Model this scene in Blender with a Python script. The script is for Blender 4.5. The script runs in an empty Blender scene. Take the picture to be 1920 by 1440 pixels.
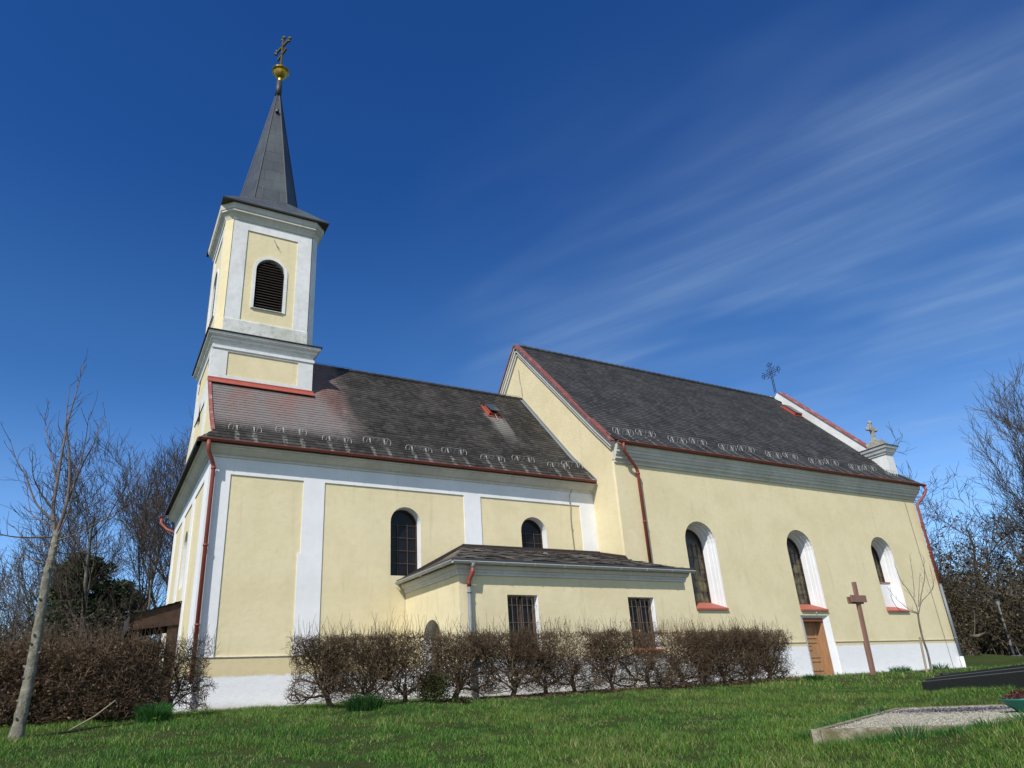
import bpy, bmesh, math, random
import numpy as np
from math import radians as R, sin, cos, pi
from mathutils import Vector, Matrix
from mathutils.geometry import tessellate_polygon

sc = bpy.context.scene
COL = sc.collection
rng = random.Random(7)
nrg = np.random.default_rng(11)

# ------------------------------------------------------------------ camera
cam = bpy.data.objects.new("camera", bpy.data.cameras.new("camera"))
COL.objects.link(cam)
sc.camera = cam
YAW, PITCH, ROLL = R(28.736), R(22.557), R(-2.853)
_f = Vector((sin(YAW)*cos(PITCH), cos(YAW)*cos(PITCH), sin(PITCH)))
_r = Vector((cos(YAW), -sin(YAW), 0)); _u = _r.cross(_f)
_R = cos(ROLL)*_r + sin(ROLL)*_u; _U = -sin(ROLL)*_r + cos(ROLL)*_u
cam.matrix_world = Matrix(((_R.x, _U.x, -_f.x, -2.235), (_R.y, _U.y, -_f.y, -19.572), (_R.z, _U.z, -_f.z, 0.167), (0, 0, 0, 1)))
cam.data.sensor_width = 36
cam.data.lens = 36*1307.69/1920
cam.data.shift_x = 63.918/1920
cam.data.shift_y = 32.19/1920
cam.data.clip_start = 0.1
cam.data.clip_end = 3000

# ------------------------------------------------------------------ world and sun
SUN_AZ, SUN_EL = 232.0, 46.0          # azimuth from +Y towards +X
w = bpy.data.worlds.new("World"); sc.world = w; w.use_nodes = True
nt = w.node_tree; N = nt.nodes; LK = nt.links
for n in list(N): N.remove(n)
def nd(t, typ, **kw):
    n = t.nodes.new(typ)
    for k, v in kw.items(): setattr(n, k, v)
    return n
out = nd(nt, 'ShaderNodeOutputWorld'); bg = nd(nt, 'ShaderNodeBackground')
sky = nd(nt, 'ShaderNodeTexSky', sky_type='NISHITA', sun_disc=False)
sky.sun_elevation = R(SUN_EL); sky.sun_rotation = R(SUN_AZ)
sky.altitude = 400; sky.air_density = 1.0; sky.dust_density = 0.3; sky.ozone_density = 3.0
bg.inputs['Strength'].default_value = 0.14
tc = nd(nt, 'ShaderNodeTexCoord')
# thin cirrus: noise on the plane z = 1 above the viewer, stretched along one bearing
sep = nd(nt, 'ShaderNodeSeparateXYZ'); LK.new(tc.outputs['Generated'], sep.inputs[0])
mx = nd(nt, 'ShaderNodeMath', operation='MAXIMUM'); LK.new(sep.outputs[2], mx.inputs[0]); mx.inputs[1].default_value = 0.06
dx = nd(nt, 'ShaderNodeMath', operation='DIVIDE'); LK.new(sep.outputs[0], dx.inputs[0]); LK.new(mx.outputs[0], dx.inputs[1])
dy = nd(nt, 'ShaderNodeMath', operation='DIVIDE'); LK.new(sep.outputs[1], dy.inputs[0]); LK.new(mx.outputs[0], dy.inputs[1])
cmb = nd(nt, 'ShaderNodeCombineXYZ'); LK.new(dx.outputs[0], cmb.inputs[0]); LK.new(dy.outputs[0], cmb.inputs[1])
def cirrus(rot, sx, sy, scale, detail, lo, hi, off=(0, 0, 0)):
    m0 = nd(nt, 'ShaderNodeMapping'); LK.new(cmb.outputs[0], m0.inputs[0]); m0.inputs['Rotation'].default_value = (0, 0, R(rot))
    mp = nd(nt, 'ShaderNodeMapping'); LK.new(m0.outputs[0], mp.inputs[0])
    mp.inputs['Scale'].default_value = (sx, sy, 1); mp.inputs['Location'].default_value = off
    nz = nd(nt, 'ShaderNodeTexNoise'); LK.new(mp.outputs[0], nz.inputs['Vector'])
    nz.inputs['Scale'].default_value = scale; nz.inputs['Detail'].default_value = detail; nz.inputs['Roughness'].default_value = 0.63; nz.inputs['Distortion'].default_value = 0.3
    mr = nd(nt, 'ShaderNodeMapRange', interpolation_type='SMOOTHSTEP'); LK.new(nz.outputs['Fac'], mr.inputs[0])
    mr.inputs[1].default_value = lo; mr.inputs[2].default_value = hi
    return mr.outputs[0]
CROT = 66
c1 = cirrus(CROT, 0.36, 2.4, 1.9, 10, 0.36, 0.82, (0.9, 1.4, 0))
c2 = cirrus(CROT, 0.7, 1.6, 1.1, 3, 0.36, 0.68, (5.1, 2.3, 0))
# the cirrus sheet lies to the north-east
dot = nd(nt, 'ShaderNodeVectorMath', operation='DOT_PRODUCT'); LK.new(tc.outputs['Generated'], dot.inputs[0])
_a = R(60); dot.inputs[1].default_value = (sin(_a)*0.975, cos(_a)*0.975, 0.22)
mr3 = nd(nt, 'ShaderNodeMapRange', interpolation_type='SMOOTHSTEP'); LK.new(dot.outputs['Value'], mr3.inputs[0])
mr3.inputs[1].default_value = 0.72; mr3.inputs[2].default_value = 0.98
m1 = nd(nt, 'ShaderNodeMath', operation='MULTIPLY'); LK.new(c1, m1.inputs[0]); LK.new(c2, m1.inputs[1])
m2 = nd(nt, 'ShaderNodeMath', operation='MULTIPLY'); LK.new(m1.outputs[0], m2.inputs[0]); LK.new(mr3.outputs[0], m2.inputs[1])
mv = nd(nt, 'ShaderNodeMath', operation='MULTIPLY_ADD'); LK.new(c2, mv.inputs[0]); mv.inputs[1].default_value = 0.13; mv.inputs[2].default_value = 0.03
mv2 = nd(nt, 'ShaderNodeMath', operation='MULTIPLY'); LK.new(mv.outputs[0], mv2.inputs[0]); LK.new(mr3.outputs[0], mv2.inputs[1])
m3 = nd(nt, 'ShaderNodeMath', operation='MULTIPLY_ADD'); LK.new(m2.outputs[0], m3.inputs[0]); m3.inputs[1].default_value = 0.29; LK.new(mv2.outputs[0], m3.inputs[2])
# deep, clean blue of the sky opposite the sun: a tint by height, fading out towards the sun's side
rmp = nd(nt, 'ShaderNodeValToRGB'); LK.new(sep.outputs[2], rmp.inputs[0]); cr = rmp.color_ramp; cr.interpolation = 'EASE'
for k, (p_, c_) in enumerate([(0.0, (.78, 1.02, 1.32)), (.16, (.72, .97, 1.24)), (.42, (.29, .60, .94)), (.66, (.15, .44, .86)), (1.0, (.10, .36, .78))]):
    e_ = cr.elements[0] if k == 0 else (cr.elements[1] if k == 1 else cr.elements.new(p_)); e_.position = p_; e_.color = (*c_, 1)
dt2 = nd(nt, 'ShaderNodeVectorMath', operation='DOT_PRODUCT'); LK.new(tc.outputs['Generated'], dt2.inputs[0]); dt2.inputs[1].default_value = (sin(R(30)), cos(R(30)), 0)
mr4 = nd(nt, 'ShaderNodeMapRange', interpolation_type='SMOOTHSTEP'); LK.new(dt2.outputs['Value'], mr4.inputs[0]); mr4.inputs[1].default_value = -0.35; mr4.inputs[2].default_value = 0.25
tm = nd(nt, 'ShaderNodeMix', data_type='RGBA'); LK.new(mr4.outputs[0], tm.inputs[0]); tm.inputs[6].default_value = (1.05, 1.05, 1.05, 1); LK.new(rmp.outputs[0], tm.inputs[7])
hsv = nd(nt, 'ShaderNodeMix', data_type='RGBA', blend_type='MULTIPLY'); hsv.inputs[0].default_value = 1.0; LK.new(sky.outputs[0], hsv.inputs[6]); LK.new(tm.outputs[2], hsv.inputs[7])
mixc = nd(nt, 'ShaderNodeMix', data_type='RGBA'); LK.new(m3.outputs[0], mixc.inputs[0]); LK.new(hsv.outputs[2], mixc.inputs[6])
mixc.inputs[7].default_value = (2.7, 3.9, 5.6, 1)
LK.new(mixc.outputs[2], bg.inputs['Color']); LK.new(bg.outputs[0], out.inputs[0])

sl = bpy.data.lights.new("sun", 'SUN'); sl.energy = 4.9; sl.angle = R(0.53); sl.color = (1.0, 0.955, 0.88)
sun = bpy.data.objects.new("sun", sl); COL.objects.link(sun)
_sd = Vector((sin(R(SUN_AZ))*cos(R(SUN_EL)), cos(R(SUN_AZ))*cos(R(SUN_EL)), sin(R(SUN_EL))))
sun.rotation_euler = _sd.to_track_quat('Z', 'Y').to_euler()
sun.location = _sd*60
sc.view_settings.view_transform = 'Standard'; sc.view_settings.look = 'None'
sc.view_settings.exposure = 0.0; sc.view_settings.gamma = 1.0
sc.render.engine = 'CYCLES'
sc.cycles.max_bounces = 6; sc.cycles.transparent_max_bounces = 8

# ------------------------------------------------------------------ materials
class Mat:
    def __init__(s, name, color=(.5, .5, .5), rough=.8, metal=0, spec=.3):
        s.m = bpy.data.materials.new(name); s.m.use_nodes = True
        s.t = s.m.node_tree; s.b = s.t.nodes['Principled BSDF']
        s.b.inputs['Base Color'].default_value = (*color, 1); s.b.inputs['Roughness'].default_value = rough
        s.b.inputs['Metallic'].default_value = metal; s.b.inputs['Specular IOR Level'].default_value = spec
        s.tc = None
    def n(s, typ, **kw): return nd(s.t, typ, **kw)
    def l(s, a, b): s.t.links.new(a, b)
    def coord(s, k='Object'):
        if s.tc is None: s.tc = s.n('ShaderNodeTexCoord')
        return s.tc.outputs[k]
    def world(s):
        g = s.n('ShaderNodeNewGeometry'); return g.outputs['Position']
    def noise(s, vec, scale, detail=4, rough=.55, sc3=None, dist=0):
        if sc3:
            mp = s.n('ShaderNodeMapping'); s.l(vec, mp.inputs[0]); mp.inputs['Scale'].default_value = sc3; vec = mp.outputs[0]
        n = s.n('ShaderNodeTexNoise'); s.l(vec, n.inputs['Vector'])
        n.inputs['Scale'].default_value = scale; n.inputs['Detail'].default_value = detail; n.inputs['Roughness'].default_value = rough; n.inputs['Distortion'].default_value = dist
        return n.outputs['Fac']
    def rng(s, v, a, b, c=0, d=1):
        m = s.n('ShaderNodeMapRange', interpolation_type='SMOOTHSTEP'); s.l(v, m.inputs[0])
        for i, x in enumerate((a, b, c, d)): m.inputs[i+1].default_value = x
        return m.outputs[0]
    def math(s, op, a, b=None):
        m = s.n('ShaderNodeMath', operation=op)
        for i, x in enumerate((a, b)):
            if x is None: continue
            if isinstance(x, (int, float)): m.inputs[i].default_value = x
            else: s.l(x, m.inputs[i])
        return m.outputs[0]
    def mix(s, f, a, b):
        m = s.n('ShaderNodeMix', data_type='RGBA')
        for i, x in ((0, f), (6, a), (7, b)):
            if isinstance(x, (int, float)): m.inputs[i].default_value = x
            elif isinstance(x, tuple): m.inputs[i].default_value = (*x, 1)
            else: s.l(x, m.inputs[i])
        return m.outputs[2]
    def col(s, c): s.l(c, s.b.inputs['Base Color'])
    def bump(s, h, dist=.01, strength=.6):
        b = s.n('ShaderNodeBump'); s.l(h, b.inputs['Height']); b.inputs['Distance'].default_value = dist; b.inputs['Strength'].default_value = strength
        s.l(b.outputs[0], s.b.inputs['Normal'])

YEL = (.72, .63, .41); YELD = (.62, .535, .325); WHT = (.77, .775, .785)
def m_plaster(name, base, dark, grime=.35, bumpd=.012):
    m = Mat(name, base, .9, spec=.15); p = m.world()
    a = m.rng(m.noise(p, .9, 5, .6), .35, .7); b = m.rng(m.noise(p, 5, 6, .65), .4, .75)
    c = m.mix(m.math('MULTIPLY', a, .6), base, dark)
    c = m.mix(m.math('MULTIPLY', b, grime), c, tuple(x*.86 for x in dark))
    # faint rain streaks
    st = m.rng(m.noise(p, 2.2, 5, .6, (1.6, 1.6, .16)), .56, .8)
    c = m.mix(m.math('MULTIPLY', st, .42), c, tuple(x*.72 for x in dark))
    pt = m.rng(m.noise(p, .45, 3, .5, (1, 1, 1.4)), .60, .62)
    c = m.mix(m.math('MULTIPLY', pt, .10), c, tuple(min(.9, x*1.12) for x in base))
    m.col(c)
    h = m.math('ADD', m.math('MULTIPLY', m.noise(p, 60, 4, .7), .5), m.noise(p, 7, 4, .6))
    m.bump(h, bumpd, .55)
    return m.m
def m_plinth(name, level, amp):
    m = Mat(name, WHT, .9, spec=.15); p = m.world()
    s = m.n('ShaderNodeSeparateXYZ'); m.l(p, s.inputs[0])
    n1 = m.noise(p, 3.2, 9, .86, (1, 1, .8)); n1 = m.math('MULTIPLY', m.math('SUBTRACT', n1, .5), amp)
    z = m.math('ADD', s.outputs[2], n1)
    f = m.rng(z, level-.03, level+.03)
    n2 = m.rng(m.noise(p, 3, 6, .65), .45, .8)
    wh = m.mix(m.math('MULTIPLY', n2, .25), WHT, (.60, .61, .62))
    wh = m.mix(m.rng(m.math('ADD', s.outputs[2], m.math('MULTIPLY', n1, -1.1)), .24, .02, 0, .6), wh, (.36, .35, .31))
    ye = m.mix(m.math('MULTIPLY', n2, .4), (.66, .55, .33), (.56, .47, .29))
    m.col(m.mix(f, wh, ye)); m.bump(m.math('ADD', m.noise(p, 45, 4, .7), m.noise(p, 6, 4)), .014, .6)
    return m.m
M = {}
M['yellow'] = m_plaster('yellow_plaster', YEL, YELD, .22)
M['white'] = m_plaster('white_plaster', WHT, (.66, .665, .67), .18, .006)
M['greywhite'] = m_plaster('grey_cornice_paint', (.62, .60, .55), (.46, .44, .395), .35, .006)
M['tower_white'] = m_plaster('weathered_white_plaster', (.72, .725, .72), (.55, .55, .53), .4, .006)
M['plinthw'] = m_plinth('plinth_wing', .79, .26)
M['plinthn'] = m_plinth('plinth_nave', 1.13, .13)
M['annexwall'] = m_plinth('annex_plaster', .86, .10)
# annex upper wall must share the yellow plaster, so only its foot uses the plinth material

def m_tiles(name, dark, light, row, width, mode):
    m = Mat(name, dark, .8, spec=.25); uv = m.coord('UV'); p = m.world()
    br = m.n('ShaderNodeTexBrick'); m.l(uv, br.inputs['Vector'])
    br.inputs['Scale'].default_value = 1; br.inputs['Brick Width'].default_value = width; br.inputs['Row Height'].default_value = row
    br.inputs['Mortar Size'].default_value = .004; br.inputs['Mortar Smooth'].default_value = .3; br.inputs['Bias'].default_value = 0
    br.inputs['Color1'].default_value = (0, 0, 0, 1); br.inputs['Color2'].default_value = (1, 1, 1, 1); br.inputs['Mortar'].default_value = (.3, .3, .3, 1)
    cell = br.outputs['Color']
    n1 = m.rng(m.noise(p, .8, 6, .62), .36, .68)
    n2 = m.rng(m.noise(uv, 7, 5, .7, (1, 2.2, 1)), .45, .78)
    base = m.mix(n1, dark, light)
    base = m.mix(m.math('MULTIPLY', m.rng(cell, .45, 1.0), .32), base, tuple(x*2.6 for x in light))
    base = m.mix(m.math('MULTIPLY', n2, .45), base, tuple(x*2.6 for x in light))
    sp = m.n('ShaderNodeSeparateXYZ'); m.l(p, sp.inputs[0]); X, Y, Z = sp.outputs
    if mode == 'wing':
        # rust wash and clean slates below the tower flashing
        nb = m.math('MULTIPLY', m.math('SUBTRACT', m.noise(p, 1.2, 5, .65, (1, .4, .4)), .5), 2.6)
        xx = m.math('ADD', X, nb)
        f = m.rng(xx, 5.0, 3.6)
        f = m.math('MULTIPLY', f, m.rng(Z, 7.35, 8.1))
        clean = m.mix(n2, (.155, .135, .13), (.215, .19, .18))
        clean = m.mix(m.math('MULTIPLY', cell, .25), clean, (.26, .23, .22))
        rust = m.rng(m.noise(p, .9, 4, .6, (1, .3, .3)), .42, .66)
        clean = m.mix(m.math('MULTIPLY', rust, m.rng(Z, 7.9, 9.9, .15, .75)), clean, (.23, .105, .085))
        base = m.mix(f, base, clean)
        # pale run-off below the roof hatch
        q = m.math('ADD', X, m.math('MULTIPLY', m.math('SUBTRACT', m.noise(uv, 3, 4, .6, (3, .3, 1)), .5), .9))
        g = m.math('MULTIPLY', m.rng(q, 10.25, 10.5), m.rng(q, 11.2, 10.95))
        g = m.math('MULTIPLY', g, m.math('MULTIPLY', m.rng(Z, 8.2, 10.0), m.rng(Z, 10.45, 10.3)))
        base = m.mix(m.math('MULTIPLY', g, .55), base, (.30, .28, .25))
    # paler tiles in the run-off of the snow guards' straps
    gx, gs, gz0, gz1 = (.88, 1.36, 6.86, 7.42) if mode == 'wing' else (13.75, 1.295, 7.98, 8.62)
    if name != 'annex_roof_tiles':
        q = m.math('ADD', X, m.math('MULTIPLY', m.math('SUBTRACT', m.noise(p, 5, 3, .6), .5), .16))
        t = m.math('SUBTRACT', m.math('FLOORED_MODULO', m.math('SUBTRACT', q, gx-gs/2), gs), gs/2)
        g = m.rng(m.math('ABSOLUTE', m.math('SUBTRACT', m.math('ABSOLUTE', t), .25)), .085, .03)
        g = m.math('MULTIPLY', g, m.math('MULTIPLY', m.rng(Z, gz1, gz1-.1), m.rng(Z, gz0-.3, gz0+.1)))
        g = m.math('MULTIPLY', g, m.rng(m.noise(uv, 9, 4, .7), .38, .6))
        base = m.mix(m.math('MULTIPLY', g, .6), base, (.27, .26, .24))
    # lichen spots
    vo = m.n('ShaderNodeTexVoronoi'); m.l(uv, vo.inputs['Vector']); vo.inputs['Scale'].default_value = 5.5
    sp1 = m.math('MULTIPLY', m.rng(vo.outputs['Distance'], .13, .05), m.rng(m.noise(uv, 1.1, 3, .6), .60, .66))
    if mode == 'wing': base = m.mix(m.math('MULTIPLY', sp1, .8), base, (.5, .5, .46))
    else: base = m.mix(m.math('MULTIPLY', sp1, .25), base, (.4, .4, .38))
    m.col(base)
    h = m.math('ADD', m.math('MULTIPLY', br.outputs['Fac'], -1.0), m.math('MULTIPLY', m.noise(uv, 30, 4), .4))
    m.bump(h, .006, .7)
    return m.m
M['tiles_wing'] = m_tiles('wing_roof_tiles', (.016, .0145, .013), (.042, .038, .034), .165, .2, 'wing')
M['tiles_nave'] = m_tiles('nave_roof_tiles', (.024, .0245, .025), (.046, .0455, .045), .165, .2, 'nave')
M['tiles_annex'] = m_tiles('annex_roof_tiles', (.05, .045, .04), (.13, .115, .10), .22, .3, 'nave')
def m_metal_paint(name, c, c2, rough=.45, spot=.5):
    m = Mat(name, c, rough, spec=.4); p = m.world()
    m.col(m.mix(m.math('MULTIPLY', m.rng(m.noise(p, 3.5, 6, .7), .48, .72), spot), c, c2)); m.bump(m.noise(p, 20, 3), .003, .3); return m.m
M['red'] = m_metal_paint('red_brown_gutter_paint', (.25, .055, .038), (.15, .045, .035), .5, .7)
M['redflash'] = m_metal_paint('red_flashing_paint', (.31, .062, .042), (.36, .12, .095), .6)
M['redfade'] = m_metal_paint('faded_red_coping', (.24, .075, .065), (.42, .33, .32), .65, .95)
M['redverge'] = m_metal_paint('dull_red_verge', (.19, .06, .05), (.31, .20, .19), .65, .9)
M['redsill'] = m_metal_paint('red_tiled_sill', (.36, .105, .070), (.28, .085, .06), .75)
M['lamppost'] = m_metal_paint('weathered_lamp_post', (.13, .14, .145), (.08, .085, .09), .6)
M['zinc'] = m_metal_paint('zinc_sheet', (.175, .195, .215), (.12, .13, .145), .5)
M['zincpale'] = m_metal_paint('pale_zinc_gutter', (.46, .47, .44), (.34, .34, .31), .6)
M['brownflash'] = m_metal_paint('dark_brown_flashing', (.040, .026, .023), (.028, .02, .018), .65)
M['darkcap'] = m_metal_paint('dark_sheet_edge', (.045, .045, .05), (.08, .06, .055), .55)
M['rustwire'] = m_metal_paint('rusty_iron_bars', (.15, .11, .085), (.24, .19, .16), .6)
M['wire'] = Mat('galvanised_wire', (.50, .50, .48), .5, .6).m
M['wiredark'] = Mat('lightning_wire', (.22, .21, .19), .6, .3).m
M['iron'] = Mat('black_iron', (.025, .025, .035), .5, .3).m
def m_slate():
    m = Mat('spire_slate', (.06, .07, .08), .55, spec=.4); uv = m.coord('UV'); p = m.world()
    br = m.n('ShaderNodeTexBrick'); m.l(uv, br.inputs['Vector']); br.inputs['Scale'].default_value = 1
    br.inputs['Brick Width'].default_value = .6; br.inputs['Row Height'].default_value = .55; br.inputs['Mortar Size'].default_value = .008
    br.inputs['Color1'].default_value = (.042, .049, .060, 1); br.inputs['Color2'].default_value = (.060, .068, .080, 1); br.inputs['Mortar'].default_value = (.03, .033, .037, 1)
    s = m.rng(m.noise(uv, 2.4, 6, .68, (4.0, .45, 1)), .58, .76)
    c = m.mix(m.math('MULTIPLY', s, .62), br.outputs['Color'], (.21, .25, .25))
    c = m.mix(m.rng(m.noise(p, .6, 3), .45, .7, 0, .5), c, (.085, .115, .11))
    m.col(c); m.bump(m.math('MULTIPLY', br.outputs['Fac'], -1), .012, .8); return m.m
M['slate'] = m_slate()
mg = Mat('gilded_copper', (.42, .28, .05), .38, .85); mg.col(mg.mix(mg.rng(mg.noise(mg.world(), 9, 4), .45, .7), (.46, .31, .055), (.20, .14, .045))); M['gold'] = mg.m
M['goldold'] = Mat('tarnished_gilding', (.13, .105, .045), .55, .5).m
mgl = Mat('dark_window_glass', (.010, .010, .011), .2, spec=.22); mgl.bump(mgl.noise(mgl.world(), 5, 2), .01, .25); M['glass'] = mgl.m
def m_leaded():
    m = Mat('leaded_glass', (.03, .03, .02), .2, spec=.5); p = m.world()
    s = m.n('ShaderNodeSeparateXYZ'); m.l(p, s.inputs[0])
    n = m.rng(m.noise(p, 2.6, 2, .5), .42, .64)
    f = m.math('MULTIPLY', n, m.rng(s.outputs[2], 4.9, 3.9))
    m.col(m.mix(f, (.022, .023, .022), (.13, .115, .05))); m.bump(m.noise(p, 9, 2), .01, .25); return m.m
M['leaded'] = m_leaded()
def m_wood(name, c, c2, sc3=(1, 1, .08), scale=28, rough=.7):
    m = Mat(name, c, rough, spec=.25); p = m.world()
    g = m.rng(m.noise(p, scale, 5, .6, sc3), .35, .7); m.col(m.mix(g, c, c2)); m.bump(g, .003, .5); return m.m
M['door'] = m_wood('oak_door_wood', (.40, .225, .115), (.31, .165, .08))
M['doordark'] = m_wood('reddish_lintel_wood', (.22, .085, .05), (.16, .06, .04))
M['barwood'] = m_wood('brown_window_wood', (.12, .085, .06), (.08, .055, .04))
M['crosswood'] = m_wood('painted_cross_wood', (.235, .135, .105), (.185, .10, .08))
M['darkwood'] = m_wood('dark_stained_boards', (.035, .02, .014), (.06, .034, .022), (1, 9, 1), 6)
M['stake'] = m_wood('weathered_stake', (.33, .27, .17), (.22, .18, .12))
M['louvre'] = m_wood('weathered_louvre_wood', (.075, .055, .045), (.045, .035, .03), (.1, 1, 1))
M['black'] = Mat('dark_interior', (.006, .006, .006), .9).m
def m_bark(name, a, b, scale=6, sc3=(1, 1, .35), bd=.02):
    m = Mat(name, a, .9, spec=.15); p = m.world()
    n = m.rng(m.noise(p, scale, 6, .7, sc3), .36, .68); m.col(m.mix(n, a, b)); m.bump(n, bd, .7); return m.m
M['bark_pale'] = m_bark('pale_grey_bark', (.14, .13, .10), (.29, .27, .215), 9, (1, 1, .8))
M['bark_paleb'] = m_bark('pale_branch_bark', (.13, .10, .085), (.22, .18, .15), 9)
M['bark_dark'] = m_bark('dark_brown_bark', (.045, .036, .03), (.095, .08, .065), 5)
M['bark_grey'] = m_bark('grey_brown_bark', (.09, .08, .068), (.20, .18, .15), 4)
M['twig_brown'] = m_bark('brown_twigs', (.048, .038, .030), (.115, .09, .068), 7)
M['twig_far'] = m_bark('hazy_grey_twigs', (.10, .085, .08), (.16, .14, .13), 2)
M['hedge_wood'] = m_bark('hedge_stem_bark', (.045, .034, .024), (.12, .095, .068), 12)
M['hedge_twig'] = m_bark('hedge_twig_bark', (.072, .049, .030), (.172, .120, .075), 9)
M['bark_warm'] = m_bark('warm_grey_bark', (.085, .07, .055), (.17, .145, .115), 4)
M['stone'] = m_bark('weathered_sandstone', (.24, .23, .20), (.48, .46, .41), 12, None, .01)
M['kerb'] = m_bark('mossy_old_kerb', (.13, .115, .06), (.33, .30, .22), 7, None, .01)
M['cement'] = m_bark('old_concrete', (.27, .25, .21), (.42, .40, .34), 10, None, .01)
def m_leaf(name, cols, rough=.6, trans=0):
    m = Mat(name, cols[0], rough, spec=.25); g = m.n('ShaderNodeNewGeometry')
    c = m.mix(m.rng(g.outputs['Random Per Island'], 0, .6), cols[0], cols[1]); c = m.mix(m.rng(g.outputs['Random Per Island'], .6, 1), c, cols[2])
    m.col(c); return m.m
M['leaf_brown'] = m_leaf('dry_brown_leaves', ((.10, .05, .028), (.23, .12, .06), (.34, .20, .11)))
M['leaf_copper'] = m_leaf('coppery_beech_leaves', ((.05, .032, .022), (.10, .062, .040), (.17, .10, .062)))
M['leaf_fir'] = m_leaf('dark_conifer_needles', ((.018, .032, .013), (.034, .058, .022), (.065, .09, .036)))
M['leaf_box'] = m_leaf('boxwood_leaves', ((.022, .030, .010), (.05, .062, .02), (.10, .115, .035)))
M['leaf_ivy'] = m_leaf('dull_ivy_and_brush', ((.030, .024, .013), (.060, .046, .024), (.115, .088, .048)))
M['flower'] = m_leaf('yellow_petals', ((.75, .52, .02), (.80, .60, .03), (.82, .70, .08)))
M['petalw'] = m_leaf('white_petals', ((.7, .7, .7), (.75, .75, .72), (.8, .8, .8)))
M['sedum'] = m_leaf('purple_grey_sedum', ((.11, .11, .14), (.17, .165, .20), (.12, .10, .15)))
M['heather'] = m_leaf('dark_red_heather', ((.045, .015, .014), (.09, .03, .026), (.13, .05, .04)))
mgr = Mat('black_granite', (.022, .023, .026), .35, spec=.5); mgr.col(mgr.mix(mgr.rng(mgr.noise(mgr.world(), 90, 2), .5, .7), (.018, .019, .022), (.06, .06, .068))); M['granite'] = mgr.m
M['greenbowl'] = m_metal_paint('green_glazed_bowl', (.012, .16, .12), (.01, .11, .085), .35)
M['whitetag'] = Mat('white_plastic', (.8, .8, .8), .5).m
mge = Mat('granite_edge_highlight', (.16, .165, .17), .3, spec=.6); M['graniteedge'] = mge.m  # lighter granite tone, colour stands in for the glint on slab edges
mgv = Mat('beige_gravel', (.4, .36, .3), .9, spec=.2); _p = mgv.world()
vo = mgv.n('ShaderNodeTexVoronoi'); mgv.l(_p, vo.inputs['Vector']); vo.inputs['Scale'].default_value = 38
mgv.col(mgv.mix(mgv.rng(vo.outputs['Color'], .1, .9), (.23, .21, .155), (.48, .45, .355))); mgv.bump(mgv.math('MULTIPLY', vo.outputs['Distance'], -1), .03, 1.0); M['gravel'] = mgv.m
def m_ground():
    m = Mat('grass_soil', (.05, .08, .02), .95, spec=.1); p = m.world()
    a = m.rng(m.noise(p, .55, 5, .6), .36, .66); b = m.rng(m.noise(p, 4.5, 7, .7), .35, .7); c = m.rng(m.noise(p, 28, 5, .7), .38, .7)
    k = m.mix(a, (.030, .062, .012), (.058, .080, .020)); k = m.mix(m.math('MULTIPLY', b, .55), k, (.10, .088, .038)); k = m.mix(m.math('MULTIPLY', c, .5), k, (.018, .035, .008))
    m.col(k); m.bump(m.math('ADD', m.noise(p, 34, 5, .75), m.noise(p, 9, 4)), .05, 1.0); return m.m
M['ground'] = m_ground()
def m_blades():
    m = Mat('grass_blades', (.06, .12, .02), .55, spec=.3)
    a = m.n('ShaderNodeVertexColor'); a.layer_name = 'tint'; m.col(a.outputs['Color'])
    tr = m.n('ShaderNodeBsdfTranslucent'); m.l(a.outputs['Color'], tr.inputs['Color'])
    ms = m.n('ShaderNodeMixShader'); ms.inputs[0].default_value = .3; m.l(m.b.outputs[0], ms.inputs[1]); m.l(tr.outputs[0], ms.inputs[2])
    o = [n for n in m.t.nodes if n.type == 'OUTPUT_MATERIAL'][0]; m.l(ms.outputs[0], o.inputs[0]); return m.m
M['blades'] = m_blades()

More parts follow.
